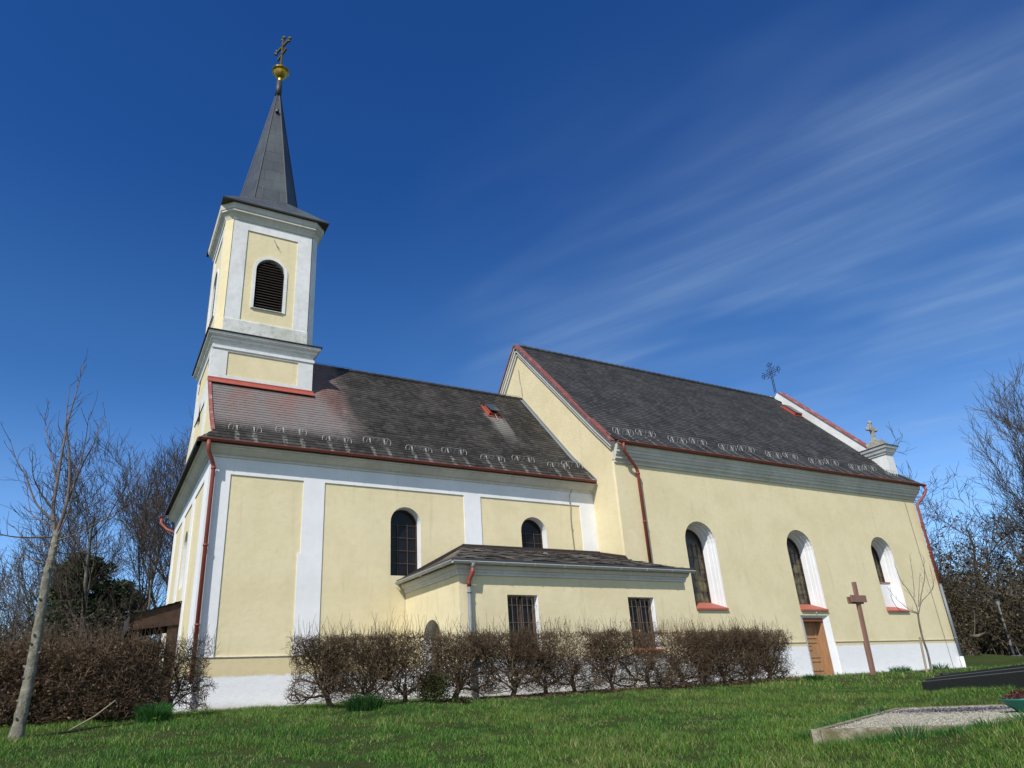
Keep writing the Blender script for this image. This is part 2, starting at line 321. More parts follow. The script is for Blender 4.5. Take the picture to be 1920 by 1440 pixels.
# ------------------------------------------------------------------ mesh helpers
def adopt(o, parent):
    o.parent = parent
    if parent.type == 'EMPTY':
        o.matrix_parent_inverse = (Matrix.Translation(parent.location) @ parent.rotation_euler.to_matrix().to_4x4()).inverted()
class MB:
    def __init__(s): s.v = []; s.f = []; s.uv = []; s.has = False
    def add(s, vs, fs, uvs=None):
        o = len(s.v); s.v += [tuple(v) for v in vs]; s.f += [tuple(i+o for i in f) for f in fs]
        if uvs: s.uv += uvs; s.has = True
        else: s.uv += [None]*len(fs)
    def quad(s, a, b, c, d, uv=None): s.add([a, b, c, d], [(0, 1, 2, 3)], [uv] if uv else None)
    def box(s, x0, x1, y0, y1, z0, z1):
        s.add([(x0, y0, z0), (x1, y0, z0), (x1, y1, z0), (x0, y1, z0), (x0, y0, z1), (x1, y0, z1), (x1, y1, z1), (x0, y1, z1)],
              [(3, 2, 1, 0), (4, 5, 6, 7), (0, 1, 5, 4), (1, 2, 6, 5), (2, 3, 7, 6), (3, 0, 4, 7)])
    def obox(s, c, ax, ay, az):
        c, ax, ay, az = map(Vector, (c, ax, ay, az)); P = []
        for k in (-1, 1):
            for i, j in ((-1, -1), (1, -1), (1, 1), (-1, 1)): P.append(c+ax*i+ay*j+az*k)
        s.add(P, [(3, 2, 1, 0), (4, 5, 6, 7), (0, 1, 5, 4), (1, 2, 6, 5), (2, 3, 7, 6), (3, 0, 4, 7)])
    def tube(s, pts, r, n=8, cap=True):
        pts = [Vector(p) for p in pts]; k = len(pts)
        rr = r if isinstance(r, (list, tuple)) else [r]*k
        t0 = (pts[1]-pts[0]).normalized(); u = t0.orthogonal().normalized(); V = []
        for i, p in enumerate(pts):
            t = ((pts[min(i+1, k-1)]-p).normalized()+(p-pts[max(i-1, 0)]).normalized())
            t = t.normalized() if t.length > 1e-6 else t0
            u = (u-t*u.dot(t)).normalized(); b = t.cross(u)
            V += [p+(u*cos(2*pi*j/n)+b*sin(2*pi*j/n))*rr[i] for j in range(n)]
        F = [(i*n+j, i*n+(j+1) % n, (i+1)*n+(j+1) % n, (i+1)*n+j) for i in range(k-1) for j in range(n)]
        if cap: F += [tuple(range(n-1, -1, -1)), tuple((k-1)*n+j for j in range(n))]
        s.add(V, F)
    def lathe(s, prof, c, n=24, mod=None):
        V = []
        for r, z in prof:
            for j in range(n):
                q = r*(mod(j) if mod else 1); V.append((c[0]+q*cos(2*pi*j/n), c[1]+q*sin(2*pi*j/n), c[2]+z))
        F = [(i*n+j, i*n+(j+1) % n, (i+1)*n+(j+1) % n, (i+1)*n+j) for i in range(len(prof)-1) for j in range(n)]
        s.add(V, F)
    def build(s, name, mat, parent=None, smooth=False):
        me = bpy.data.meshes.new(name); me.from_pydata(s.v, [], s.f); me.materials.append(mat)
        if s.has:
            L = me.uv_layers.new(name='uv'); d = []
            for f, u in zip(s.f, s.uv): d += (u if u else [(0, 0)]*len(f))
            L.data.foreach_set('uv', [c for p in d for c in p])
        if smooth: me.polygons.foreach_set('use_smooth', [True]*len(me.polygons))
        me.update()
        o = bpy.data.objects.new(name, me); COL.objects.link(o)
        if parent: adopt(o, parent)
        return o
def tag(o, label=None, cat=None, group=None, kind=None):
    if label: o['label'] = label
    if cat: o['category'] = cat
    if group: o['group'] = group
    if kind: o['kind'] = kind
    return o
def empty(name, loc=(0, 0, 0), rz=0):
    o = bpy.data.objects.new(name, None); COL.objects.link(o); o.location = loc; o.rotation_euler = (0, 0, rz)
    o.empty_display_size = .2
    return o
def fill(mb, f, outer, holes=(), d=0):
    loops = [[Vector((u, v, 0)) for u, v in outer]]+[[Vector((u, v, 0)) for u, v in h] for h in holes]
    tri = tessellate_polygon(loops); flat = [p for l in loops for p in l]
    mb.add([f(p.x, p.y, d) for p in flat], [tuple(t) for t in tri])
def loft(mb, f, la, da, lb, db):
    n = len(la); V = [f(u, v, da) for u, v in la]+[f(u, v, db) for u, v in lb]
    mb.add(V, [(i, (i+1) % n, n+(i+1) % n, n+i) for i in range(n)])
def rect(a, b, c, d): return [(a, c), (b, c), (b, d), (a, d)]
def arch(a, b, c, d, n=14, k=1.0):
    r = (b-a)/2; cx = (a+b)/2; sp = d-r*k
    return [(a, c), (b, c)]+[(cx+r*cos(pi*i/n), sp+r*k*sin(pi*i/n)) for i in range(n+1)]
def south(Y): return lambda u, v, d: (u, Y+d, v)
def west(X): return lambda u, v, d: (X+d, u, v)
def east(X): return lambda u, v, d: (X-d, u, v)
def north(Y): return lambda u, v, d: (u, Y-d, v)
def path_offset(path, off, closed):
    n = len(path); res = []
    for i in range(n):
        p = Vector(path[i])
        a = Vector(path[(i-1) % n]) if (closed or i > 0) else None
        b = Vector(path[(i+1) % n]) if (closed or i < n-1) else None
        ns = []
        if a is not None: d = (p-a).normalized(); ns.append(Vector((d.y, -d.x)))
        if b is not None: d = (b-p).normalized(); ns.append(Vector((d.y, -d.x)))
        if len(ns) == 2: m = (ns[0]+ns[1]).normalized(); m = m/max(.2, m.dot(ns[0]))
        else: m = ns[0]
        q = p+m*off; res.append((q.x, q.y))
    return res
def sweep(mb, path, prof, closed=False, cap=True):
    # path runs counter-clockwise, profile = [(outward offset, z)...]
    rings = [[(x, y, z) for x, y in path_offset(path, o, closed)] for o, z in prof]; n = len(path); V = [p for r in rings for p in r]
    m = n if closed else n-1
    F = [(k*n+i, k*n+(i+1) % n, (k+1)*n+(i+1) % n, (k+1)*n+i) for k in range(len(prof)-1) for i in range(m)]
    mb.add(V, F)
    if not closed and cap:
        for i in (0, n-1): mb.add([rings[k][i] for k in range(len(prof))]+[(path[i][0], path[i][1], prof[-1][1]), (path[i][0], path[i][1], prof[0][1])], [tuple(range(len(prof)+2))])
def tile_rows(mb, bl, br, tr, tl, row=.165, step=.014, v0=0.0, u0=None):
    bl, br, tr, tl = map(Vector, (bl, br, tr, tl))
    U = (br-bl).normalized(); nrm = U.cross(tl-bl if (tl-bl).length > .01 else tr-bl).normalized()
    if nrm.z < 0: nrm = -nrm
    sl_ = nrm.cross(U); H = (tl-bl).dot(sl_); n = max(1, round(abs(H)/row))
    uof = (lambda p: (p-bl).dot(U)) if u0 is None else (lambda p: (p-bl).dot(U)+u0)
    for i in range(n):
        a, b = i/n, (i+1)/n
        A, B = bl.lerp(tl, a), br.lerp(tr, a); Cc, D = br.lerp(tr, b), bl.lerp(tl, b)
        va, vb = v0+i*row, v0+(i+1)*row-1e-4
        lift = nrm*step
        mb.add([A+lift, B+lift, Cc, D], [(0, 1, 2, 3)], [[(uof(A), va), (uof(B), va), (uof(Cc), vb), (uof(D), vb)]])
        mb.add([A, B, B+lift, A+lift], [(0, 1, 2, 3)], [[(uof(A), va), (uof(B), va), (uof(B), va), (uof(A), va)]])
    return v0+n*row
def tubes(polys, name, mat, parent=None, sides=3):
    """polys: list of (pts Nx3, radii N) -> one mesh object (thin branches)"""
    V = []; F = []; base = 0
    ang = np.arange(sides)*2*np.pi/sides; ca, sa = np.cos(ang), np.sin(ang); J = np.arange(sides); J1 = (J+1) % sides
    for P, r in polys:
        P = np.asarray(P, float); r = np.asarray(r, float); k = len(P)
        t = np.gradient(P, axis=0); t /= (np.linalg.norm(t, axis=1)[:, None]+1e-9)
        m = t.mean(0); ref = np.array([1., 0, 0]) if abs(m[0]) < .6*np.linalg.norm(m)+1e-9 else np.array([0, 1., 0])
        u = np.cross(t, ref); u /= (np.linalg.norm(u, axis=1)[:, None]+1e-9); b = np.cross(t, u)
        ring = P[:, None, :]+(u[:, None, :]*ca[None, :, None]+b[:, None, :]*sa[None, :, None])*r[:, None, None]
        V.append(ring.reshape(-1, 3))
        I = (np.arange(k-1)*sides)[:, None]+base
        q = np.stack([I+J, I+J1, I+sides+J1, I+sides+J], -1).reshape(-1, 4); F.append(q); base += k*sides
    V = np.concatenate(V); F = np.concatenate(F)
    return raw_mesh(name, V, F, mat, parent, True)
def raw_mesh(name, V, F, mat, parent=None, smooth=False):
    me = bpy.data.meshes.new(name); n = len(F); k = F.shape[1]
    me.vertices.add(len(V)); me.vertices.foreach_set('co', V.astype(np.float32).ravel())
    me.loops.add(n*k); me.loops.foreach_set('vertex_index', F.astype(np.int32).ravel())
    me.polygons.add(n); me.polygons.foreach_set('loop_start', np.arange(0, n*k, k, dtype=np.int32))
    if smooth: me.polygons.foreach_set('use_smooth', np.ones(n, dtype=bool))
    me.update(calc_edges=True); me.materials.append(mat)
    o = bpy.data.objects.new(name, me); COL.objects.link(o)
    if parent: adopt(o, parent)
    return o
def leaves(name, P, size, mat, parent=None, elong=1.5, flat=0.0, seed=1):
    g = np.random.default_rng(seed); P = np.asarray(P, float); n = len(P)
    a = g.normal(size=(n, 3)); a[:, 2] *= (1-flat); a /= np.linalg.norm(a, axis=1)[:, None]
    c = g.normal(size=(n, 3)); b = np.cross(a, c); b /= np.linalg.norm(b, axis=1)[:, None]
    s = (size*g.uniform(.5, 1.4, n))[:, None]
    q = np.stack([P-a*s*elong, P+b*s*.6, P+a*s*elong, P-b*s*.6], 1).reshape(-1, 3)
    return raw_mesh(name, q, np.arange(4*n).reshape(-1, 4), mat, parent)
def ground_z(x, y):
    x = np.asarray(x, float); y = np.asarray(y, float)
    t = (y+19.6)*.103-1.45
    z = -np.logaddexp(0, -t*14)/14            # smooth min(t, 0)
    z = np.where(y > 0, np.minimum(z, 0), z)
    z = z+.004*np.clip(x, 0, 30)*np.clip((y+7)/4, 0, 1)
    z = z-.05*np.clip(-x-2, 0, 10)*np.clip((y+3)/10, 0, 1)*.5
    z = z+.95*np.exp(-(((x-41)/6.5)**2+((y-7.5)/6.0)**2))
    z = z+.66*np.exp(-((x-8)**2+(y+15.8)**2)/9.7)+.38*np.exp(-((x-14.3)**2+(y+11.8)**2)/3.4)
    gq = [(5.53, -13.26), (8.9, -16.7), (13.3, -14.4), (10.53, -11.06)]; ins = np.ones_like(z, bool)   # dug out under the gravel grave
    for i in range(4):
        a, b = gq[i], gq[(i+1) % 4]; ins &= ((b[0]-a[0])*(y-a[1])-(b[1]-a[1])*(x-a[0])) > -.05
    z = np.where(ins, np.minimum(z, -.66), z)
    z = z+.012*np.sin(x*2.3+1)*np.sin(y*2.9)+.008*np.sin(x*5.1+y*3.3)
    return z
hg = Mat('hatch_glass', (.05, .065, .075), .2, spec=.5); M['hatchglass'] = hg.m
# ================================================================== THE CHURCH
church = empty('church', (6, 4, 0))
tag(church, 'pale yellow and white village church with slate spire tower and dark tiled roofs', 'church')
WW, NY0, NY1, NX = 8.7, -1.384, 9.85, 30.12

def facade(parent, f, outline, panels, plan_holes, name, matW=None, rec=.03):
    """white layer with sunk yellow panels; plan_holes[i] = window outlines inside panel i"""
    a = MB(); fill(a, f, outline, panels)
    for p in panels: loft(a, f, p, 0, p, rec)
    a.build(name+'_render', matW or M['white'], parent)
    b = MB()
    for p, hs in zip(panels, plan_holes): fill(b, f, p, hs, rec)
    b.build('render_panel', M['yellow'], parent)

def window(f, o_out, d0, o_in, d1, steps=None, glass=True, mat=None, bars=None, gmat=None, barmat=None):
    a = MB()
    rings = [(o_out, d0)]+(steps or [])+[(o_in, d1)]
    for (l1, e1), (l2, e2) in zip(rings[:-1], rings[1:]): loft(a, f, l1, e1, l2, e2)
    wn = a.build('window', mat or M['white'], church)
    if glass:
        g = MB(); fill(g, f, o_in, (), d1-.004); g.build('glass', gmat or M['glass'], wn)
    if bars:
        b = MB()
        xs = [p[0] for p in o_in]; zs = [p[1] for p in o_in]; x0, x1, z0, z1 = min(xs), max(xs), min(zs), max(zs); r = (x1-x0)/2; cx = (x0+x1)/2; sp = z1-r
        for k in range(1, bars[0]):
            x = x0+(x1-x0)*k/bars[0]; top = sp+(.15*r if bars[2] else 0) if bars[2] else z1
            b.tube([f(x, z0, d1-.03), f(x, top, d1-.03)], bars[3], 4)
        for k in range(1, bars[1]):
            z = z0+((sp if bars[2] else z1)-z0)*k/(bars[1]-(0 if not bars[2] else .999))
            b.tube([f(x0, z, d1-.035), f(x1, z, d1-.035)], bars[3]*.8, 4)
        if bars[2]:
            for k in ():
                t = pi*k/4; b.tube([f(cx, sp, d1-.03), f(cx+r*cos(t), sp+r*sin(t), d1-.03)], bars[3]*.7, 4)
            for q in (.96,):
                b.tube([f(cx+r*q*cos(pi*i/8), sp+r*q*sin(pi*i/8), d1-.03) for i in range(9)], bars[3]*.7, 4)
        b.build('glazing_bars', barmat or M['barwood'], wn)
        if bars[2]:
            c = MB(); n = len(o_in); e = .045
            inn = [(cx+(u-cx)*(1-e/r), z0+(v-z0)*(1-e/(z1-z0))) for u, v in o_in]
            loft(c, f, o_in, d1-.05, inn, d1-.05); loft(c, f, inn, d1-.05, inn, d1); c.build('frame', M['darkwood'], wn)
    return wn

# ---- west wing ------------------------------------------------------
S0 = south(0)
PZ0, PZ1 = 1.262, 6.036
p1 = [(.574, PZ0), (2.55, PZ0), (2.535, 3.95), (2.613, 3.95), (2.613, PZ1), (.574, PZ1)]
p2 = rect(3.232, 7.80, PZ0, PZ1); p3 = rect(8.407, 12.368, PZ0, PZ1)
w1o = arch(5.30, 6.285, 3.42, 5.50); w2o = arch(9.90, 10.90, 4.05, 5.50)
facade(church, S0, rect(0, 13, 1.256, 6.55), [p1, p2, p3], [[], [w1o], [w2o]], 'wing_south_wall')
window(S0, w1o, .03, arch(5.31, 6.27, 3.44, 5.47), .34, bars=(3, 5, True, .011))
window(S0, w2o, .03, arch(9.91, 10.88, 4.07, 5.47), .34, bars=(3, 4, True, .011))
W0 = west(0)
wp = [rect(.85, 2.85, PZ0, PZ1), rect(3.45, 5.45, PZ0, PZ1), rect(6.05, 8.05, PZ0, PZ1)]
wwo = arch(3.98, 4.92, 3.55, 5.35)
facade(church, W0, rect(0, WW, 1.256, 6.55), wp, [[], [wwo], []], 'wing_west_wall')
window(W0, wwo, .03, arch(4.02, 4.88, 3.6, 5.3), .32, bars=(3, 4, True, .016))
a = MB(); fill(a, north(WW), rect(0, 13, -.6, 6.8)); a.build('wing_north_wall', M['yellow'], church)
a = MB(); sweep(a, [(0, 0-.0), (13, 0)][::1], [(.03, -.8), (.03, 1.235), (.0, 1.256)])
sweep(a, [(0, WW), (0, 0)], [(.03, -.8), (.03, 1.235), (.0, 1.256)]); a.build('wing_plinth', M['plinthw'], church)
a = MB(); sweep(a, [(0, WW), (0, 0), (13, 0)], [(.028, 1.236), (.05, 1.240), (.05, 1.258), (.0, 1.262)]); a.build('wing_drip_ledge', M['cement'], church)
# cornice: cove under the eaves, on south, west and north sides
prof = [(0.0, 6.50), (.03, 6.50), (.03, 6.56), (.09, 6.60), (.17, 6.68), (.22, 6.72), (.22, 6.76), (.26, 6.765), (.28, 6.80), (.28, 6.86), (.0, 6.87)]
a = MB(); sweep(a, [(13, WW), (0, WW), (0, 0), (13, 0)], prof); a.build('wing_cornice', M['greywhite'], church)
# roof: bell-cast south and north slopes
roof = empty('wing_roof'); adopt(roof, church); roof.location = (0, 0, 0)
EZ, EY = 6.90, -.295
BY, BZ = .95, 8.12
RY, RZ = 4.235, 11.86
mb = MB()
v = tile_rows(mb, (-.02, .0, 7.262), (13, .0, 7.262), (13, BY, BZ), (-.02, BY, BZ), v0=.55)
tile_rows(mb, (-.02, BY, BZ), (13, BY, BZ), (13, RY, RZ), (-.02, RY, RZ), v0=v)
tile_rows(mb, (-.40, EY, EZ), (13, EY, EZ), (13, 0, 7.262), (-.02, 0, 7.262), v0=0)
ys = WW-RY
tile_rows(mb, (13, WW-EY, EZ), (-.40, WW-EY, EZ), (-.02, WW, 7.262), (13, WW, 7.262), v0=0)
tile_rows(mb, (13, WW, 7.262), (-.02, WW, 7.262), (-.02, RY, RZ), (13, RY, RZ), v0=.5)
# pent strip over the west cornice
tile_rows(mb, (-.40, WW-EY, EZ), (-.40, EY, EZ), (-.0, 0, 7.20), (-.0, WW, 7.20), v0=0)
mb.add([(-.4, EY, EZ-.03), (13, EY, EZ-.03), (13, .3, EZ-.03), (-.4, .3, EZ-.03)], [(0, 1, 2, 3)])
mb.add([(-.4, EY, EZ-.03), (.0, EY, EZ-.03), (.0, WW, EZ-.03), (-.4, WW, EZ-.03)], [(0, 1, 2, 3)])
r1 = mb.build('wing_roof_tiles', M['tiles_wing'], roof)
mb = MB()
for i in range(30):
    x = 3.30+i*.325; mb.tube([(x, RY, RZ-.03), (x+.36, RY, RZ-.022)], [.09, .096], 10)
mb.build('ridge_tile_row', M['tiles_wing'], roof)
mb = MB(); mb.box(-.42, 13, -.315, -.297, 6.80, 6.915); mb.box(-.42, -.402, -.295, WW+.4, 6.82, 6.915); mb.build('eaves_edge', M['darkcap'], roof)
mb = MB()   # lead flashing against the nave gable
for P, Q in (((12.86, EY, EZ+.03), (12.86, BY, BZ+.03)), ((12.86, BY, BZ+.03), (12.86, RY, RZ+.03))):
    P, Q = Vector(P), Vector(Q); nrm = (Q-P).cross(Vector((1, 0, 0))).normalized(); nrm = -nrm if nrm.z < 0 else nrm
    mb.add([P, P+Vector((.14, 0, 0)), Q+Vector((.14, 0, 0)), Q], [(0, 1, 2, 3)])
    P2, Q2 = P+Vector((.13, 0, 0)), Q+Vector((.13, 0, 0)); mb.add([P2, P2+nrm*.06, Q2+nrm*.06, Q2], [(0, 1, 2, 3)])
mb.build('gable_flashing', M['zinc'], roof)
# gable wall above the west cornice
a = MB(); fill(a, west(-.0), [(0.02, 6.85), (WW-.02, 6.85), (WW-.02, 7.262), (RY+.4, 11.5), (RY-.4, 11.5), (BY, BZ-.05), (.02, 7.22)]); a.build('wing_gable_wall', M['yellow'], church)
a = MB()
for P, Q in (((-.05, -.0, 7.25), (-.05, BY, BZ+.02)), ((-.05, BY, BZ+.02), (-.05, 2.40, 9.80))):
    P, Q = Vector(P), Vector(Q); nrm = (Q-P).cross(Vector((1, 0, 0))).normalized(); nrm = -nrm if nrm.z < 0 else nrm
    a.add([P-nrm*.06, Q-nrm*.06, Q+nrm*.045, P+nrm*.045], [(0, 1, 2, 3)])
    a.add([P+nrm*.045, Q+nrm*.045, Q+nrm*.045+Vector((.09, 0, 0)), P+nrm*.045+Vector((.09, 0, 0))], [(0, 1, 2, 3)])
a.build('verge_flashing', M['redfade'], church)
# gutter along the wing eaves
def gutter(x0, x1, y, z, mat, r=.075, xs=None, name='gutter', brk=True):
    mb = MB(); n = 8; P = []
    for i in range(n+1):
        t = pi+pi*i/n; P.append((r*cos(t), r*sin(t)))
    ring = lambda x: [(x, y+a_, z+b_) for a_, b_ in P]
    ring2 = lambda x: [(x, y+a_*.93, z+b_*.93+.002) for a_, b_ in P]
    V = ring(x0)+ring(x1); m_ = n+1
    mb.add(V, [(i, i+1, m_+i+1, m_+i) for i in range(n)])
    V = ring2(x0)+ring2(x1); mb.add(V, [(i, i+1, m_+i+1, m_+i) for i in range(n)])
    for x in (x0, x1): mb.add(ring(x)+[(x, y, z)], [tuple(range(m_+1))])
    for sgn in (-1, 1): mb.tube([(x0, y+sgn*r, z), (x1, y+sgn*r, z)], .011, 6)
    if brk:
        x = x0+.5
        while x < x1: mb.tube([(x, y+a_*1.09, z+b_*1.09) for a_, b_ in P], .010, 4); x += .95
    return mb.build(name, mat, church, False)
gutter(-.40, 12.92, -.375, 6.88, M['red'], .056)
gutter(-.55, -.42, WW+.475, 6.87, M['red'], brk=False)
# downpipe at the south-west corner
mb = MB(); mb.tube([(-.13, -.375, 6.83), (-.13, -.375, 6.68), (-.10, -.36, 6.52), (.05, -.16, 6.28), (.09, -.13, 6.15), (.09, -.13, .62)], .055, 12)
for z in (6.1, 4.0, 2.0): mb.tube([(.09, -.13, z), (.09, -.13, z+.05)], .068, 12); mb.tube([(.09, -.13, z+.02), (.09, .02, z+.02)], .012, 5)
dp = mb.build('downpipe', M['red'], church, True)
mb = MB(); mb.tube([(.09, -.13, .64), (.09, -.13, -.2)], .062, 12); mb.build('standpipe', M['white'], dp, True)
mb = MB(); mb.tube([(-.47, WW+.475, 6.80), (-.47, WW+.475, 6.62), (-.25, WW+.30, 6.35), (.02, WW+.14, 6.22), (.14, WW+.12, 6.0), (.14, WW+.12, .3)], .055, 10); mb.build('downpipe', M['red'], church, True)

# roof hatch
def hatch(x0, x1, ya, yb, fz, opened):
    mb = MB(); e = Vector((0, yb-ya, fz(yb)-fz(ya))); L = e.length; e.normalize(); n = Vector((0, -e.z, e.y)); o = Vector((x0, ya, fz(ya)))
    W_ = x1-x0; X_ = Vector((1, 0, 0)); c = o+X_*W_/2+e*L/2
    for s_ in (-1, 1):
        mb.obox(c+X_*s_*(W_/2)+n*.06, X_*.03, e*(L/2+.03), n*.07); mb.obox(c+e*s_*(L/2)+n*.06, X_*(W_/2+.03), e*.03, n*.07)
    mb.obox(c-e*(L/2+.06)+n*.03, X_*(W_/2+.09), e*.07, n*.012)
    mb.obox(c-X_*(W_/2+.07)+n*.03, X_*.06, e*(L/2+.1), n*.012)
    h = mb.build('roof_hatch', M['redflash'], roof)
    mb = MB(); t = (e*cos(opened)+n*sin(opened)) if opened else e; top = c+e*L/2+n*.15; nn = Vector((0, -t.z, t.y))
    mb.obox(top-t*L/2+nn*.02, X_*(W_/2+.02), t*(L/2+.02), nn*.018); mb.build('hatch_pane', M['hatchglass'], h)
    if opened:
        mb = MB(); mb.tube([c-e*(L/2)+n*.12+X_*.0, c-e*(L/2+.42)+n*.05+X_*.0], .014, 5); mb.build('hatch_stay', M['wire'], h)
    else:
        pass
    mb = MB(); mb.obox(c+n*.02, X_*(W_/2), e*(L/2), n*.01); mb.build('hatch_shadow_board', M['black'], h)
wz = lambda y: BZ+(y-BY)*(RZ-BZ)/(RY-BY)
hatch(10.54, 10.90, 2.80, 3.24, wz, -.12)

# snow guards: bent-wire lozenge hoops
def guard_mesh():
    polys = []
    L, H = .92, .25
    pts = []
    for i in range(9): t = pi/2+pi*i/8; pts.append((-L/2+.09+.09*cos(t), 0, H/2+H/2*sin(t)))
    for i in range(9): t = -pi/2+pi*i/8; pts.append((L/2-.09+.09*cos(t), 0, H/2+H/2*sin(t)))
    pts.append(pts[0]); polys.append((pts, [.0065]*len(pts)))
    n = 9; zz = [(-L/2+.09+(L-.18)*i/n, .012, H*(.97 if i % 2 else .03)) for i in range(n+1)]; polys.append((zz, [.006]*len(zz)))
    for sx in (-.24, .24):
        polys.append(([(sx, .02, H*.95), (sx-.015, .01, 0), (sx, .30, .25)], [.008]*3)); polys.append(([(sx+.02, .02, H*.95), (sx+.02, .0, 0)], [.007]*2))
    return polys
gproto = None
def place_guard(x, y, z, slope, parent, rz=0):
    global gproto
    if gproto is None:
        gproto = tubes(guard_mesh(), 'snow_guard', M['wire'], None, 4); g = gproto
    else: g = gproto.copy(); COL.objects.link(g)
    g.parent = parent; g.location = (x, y, z); g.rotation_euler = (slope*.0+R(0), 0, rz); g.rotation_euler[0] = -R(8)
    return g
lowz = lambda y: EZ+(y-EY)*(BZ-EZ)/(BY-EY)
for i, (x, y) in enumerate([(.88, .16), (2.24, .33), (3.60, .14), (4.96, .33), (6.32, .14), (7.66, .27), (9.04, .12), (10.38, .31), (11.74, .14), (12.48, .33)]):
    place_guard(x, y, lowz(y)+.015, .8, roof, rng.uniform(-.03, .03))

# ---- entrance canopy on the west front -------------------------------
can = MB()
def board_quad(mb, P, Q, S_, T_, th=(0, .04, 0)):
    P, Q, S_, T_ = map(Vector, (P, Q, S_, T_)); th = Vector(th); V = [P, Q, S_, T_, P+th, Q+th, S_+th, T_+th]
    mb.add(V, [(3, 2, 1, 0), (4, 5, 6, 7), (0, 1, 5, 4), (1, 2, 6, 5), (2, 3, 7, 6), (3, 0, 4, 7)])
for y in (3.25, 5.85): board_quad(can, (0, y, 2.98), (-1.15, y, 2.62), (-1.32, y, 2.20), (0, y, 2.36))
canopy = can.build('entrance_canopy', M['darkwood'], church)
can = MB(); tile_rows(can, (-1.34, 3.15, 2.60), (-1.34, 6.0, 2.60), (.0, 6.0, 3.02), (.0, 3.15, 3.02), row=.2, step=.02); can.box(-1.36, -1.33, 3.15, 6.0, 2.18, 2.58); can.build('canopy_roof', M['brownflash'], canopy)
can = MB(); can.box(-1.16, -1.02, 3.32, 3.46, -.4, 2.4); can.build('canopy_post', M['darkwood'], canopy); can = MB(); can.box(-1.16, -1.02, 5.66, 5.80, -.4, 2.4); can.build('canopy_post', M['darkwood'], canopy); can = MB(); can.box(-.3, -.03, 3.30, 3.42, -.4, 2.4); can.build('canopy_post', M['darkwood'], canopy)
mb = MB(); mb.box(-.02, .04, 3.75, 5.15, .02, 2.3); mb.build('west_door', M['door'], church)

# ---- sacristy in the corner between wing and nave ---------------------
AX0, AX1, AY = 5.753, 13.293, -3.54
SA = south(AY); WA = west(AX0)
aw1 = rect(7.13, 8.06, 1.03, 2.435); aw2 = rect(11.07, 12.02, 1.03, 2.435)
adoor = arch(-2.42, -1.22, .0, 1.98)
a = MB(); fill(a, SA, rect(AX0, AX1, .86, 2.98), [aw1, aw2]); fill(a, WA, [(AY, .86), (-2.42, .86)]+[(u, v) for u, v in arch(-2.42, -1.22, .86, 1.98)[:1]]+list(reversed(arch(-2.42, -1.22, .86, 1.98)[2:-1]))+[(-1.22, .86), (0, .86), (0, 2.98), (AY, 2.98)])
fill(a, east(AX1), rect(AY, NY0, .86, 2.98)); a.build('sacristy_wall', M['yellow'], church)
a = MB(); fill(a, SA, rect(AX0, AX1, -.6, .86)); fill(a, WA, rect(AY, -2.42, -.6, .86)); fill(a, WA, rect(-1.22, 0, -.6, .86)); fill(a, east(AX1), rect(AY, NY0, -.6, .86)); a.build('sacristy_plinth', M['annexwall'], church)
for o_ in (aw1, aw2):
    x0, x1 = o_[0][0], o_[1][0]
    inn = rect(x0+.02, x1-.03, 1.05, 2.41)
    wn = window(SA, o_, 0, inn, .20, mat=M['white'])
    b = MB(); e = .07; iu = rect(x0+.02+e, x1-.03-e, 1.05+e, 2.41-e); loft(b, SA, inn, .15, iu, .15); loft(b, SA, iu, .15, iu, .2); b.box((x0+x1)/2-.03, (x0+x1)/2+.03, AY+.15, AY+.19, 1.05, 2.41); b.build('frame', M['barwood'], wn)
    g = MB()
    for k in range(1, 6): x = x0+(x1-x0)*k/6; g.tube([(x, AY+.05, 1.03), (x, AY+.05, 2.43)], .008, 4)
    for z in (1.3, 1.75, 2.18): g.tube([(x0, AY+.055, z), (x1, AY+.055, z)], .006, 4)
    g.build('window_grille', M['rustwire'], wn)
    sl_ = MB(); sl_.obox(((x0+x1)/2, AY-.02, 1.015), ((x1-x0)/2+.04, 0, 0), (0, .09, .02), (0, 0, .02)); sl_.build('sill', M['redsill'], wn)
# arched side door
a = MB(); loft(a, WA, adoor, 0, adoor, .28); dn = a.build('side_door_recess', M['white'], church)
a = MB(); fill(a, WA, adoor, (), .26); a.build('side_door', M['stake'], dn)
aprof = [(0, 2.90), (.035, 2.90), (.035, 2.95), (.06, 2.99), (.06, 3.02), (.10, 3.04), (.135, 3.12), (.135, 3.16), (0, 3.17)]
a = MB(); sweep(a, [(AX0, 0), (AX0, AY), (AX1, AY), (AX1, NY0)], aprof); a.build('sacristy_cornice', M['greywhite'], church)
aroof = MB()
E0, E1, EYa, EZa = AX0-.20, AX1+.22, AY-.16, 3.235
T0 = (7.68, 0, 4.30); T1 = (13.0, 0, 4.30); Tn = (13.0, NY0, 3.95)
aroof.add([(E0, EYa, EZa), (E1, EYa, EZa), Tn, T1, T0], [(0, 1, 2, 3, 4)])
aroof.add([(E1, EYa, EZa), (E1, NY0, EZa+.12), Tn], [(0, 1, 2)]); aroof.add([(E0, EYa, EZa), T0, (E0, 0, EZa)], [(0, 1, 2)])
ro = aroof.build('sacristy_roof', M['tiles_annex'], church)
aroof = MB()
jr = random.Random(3)
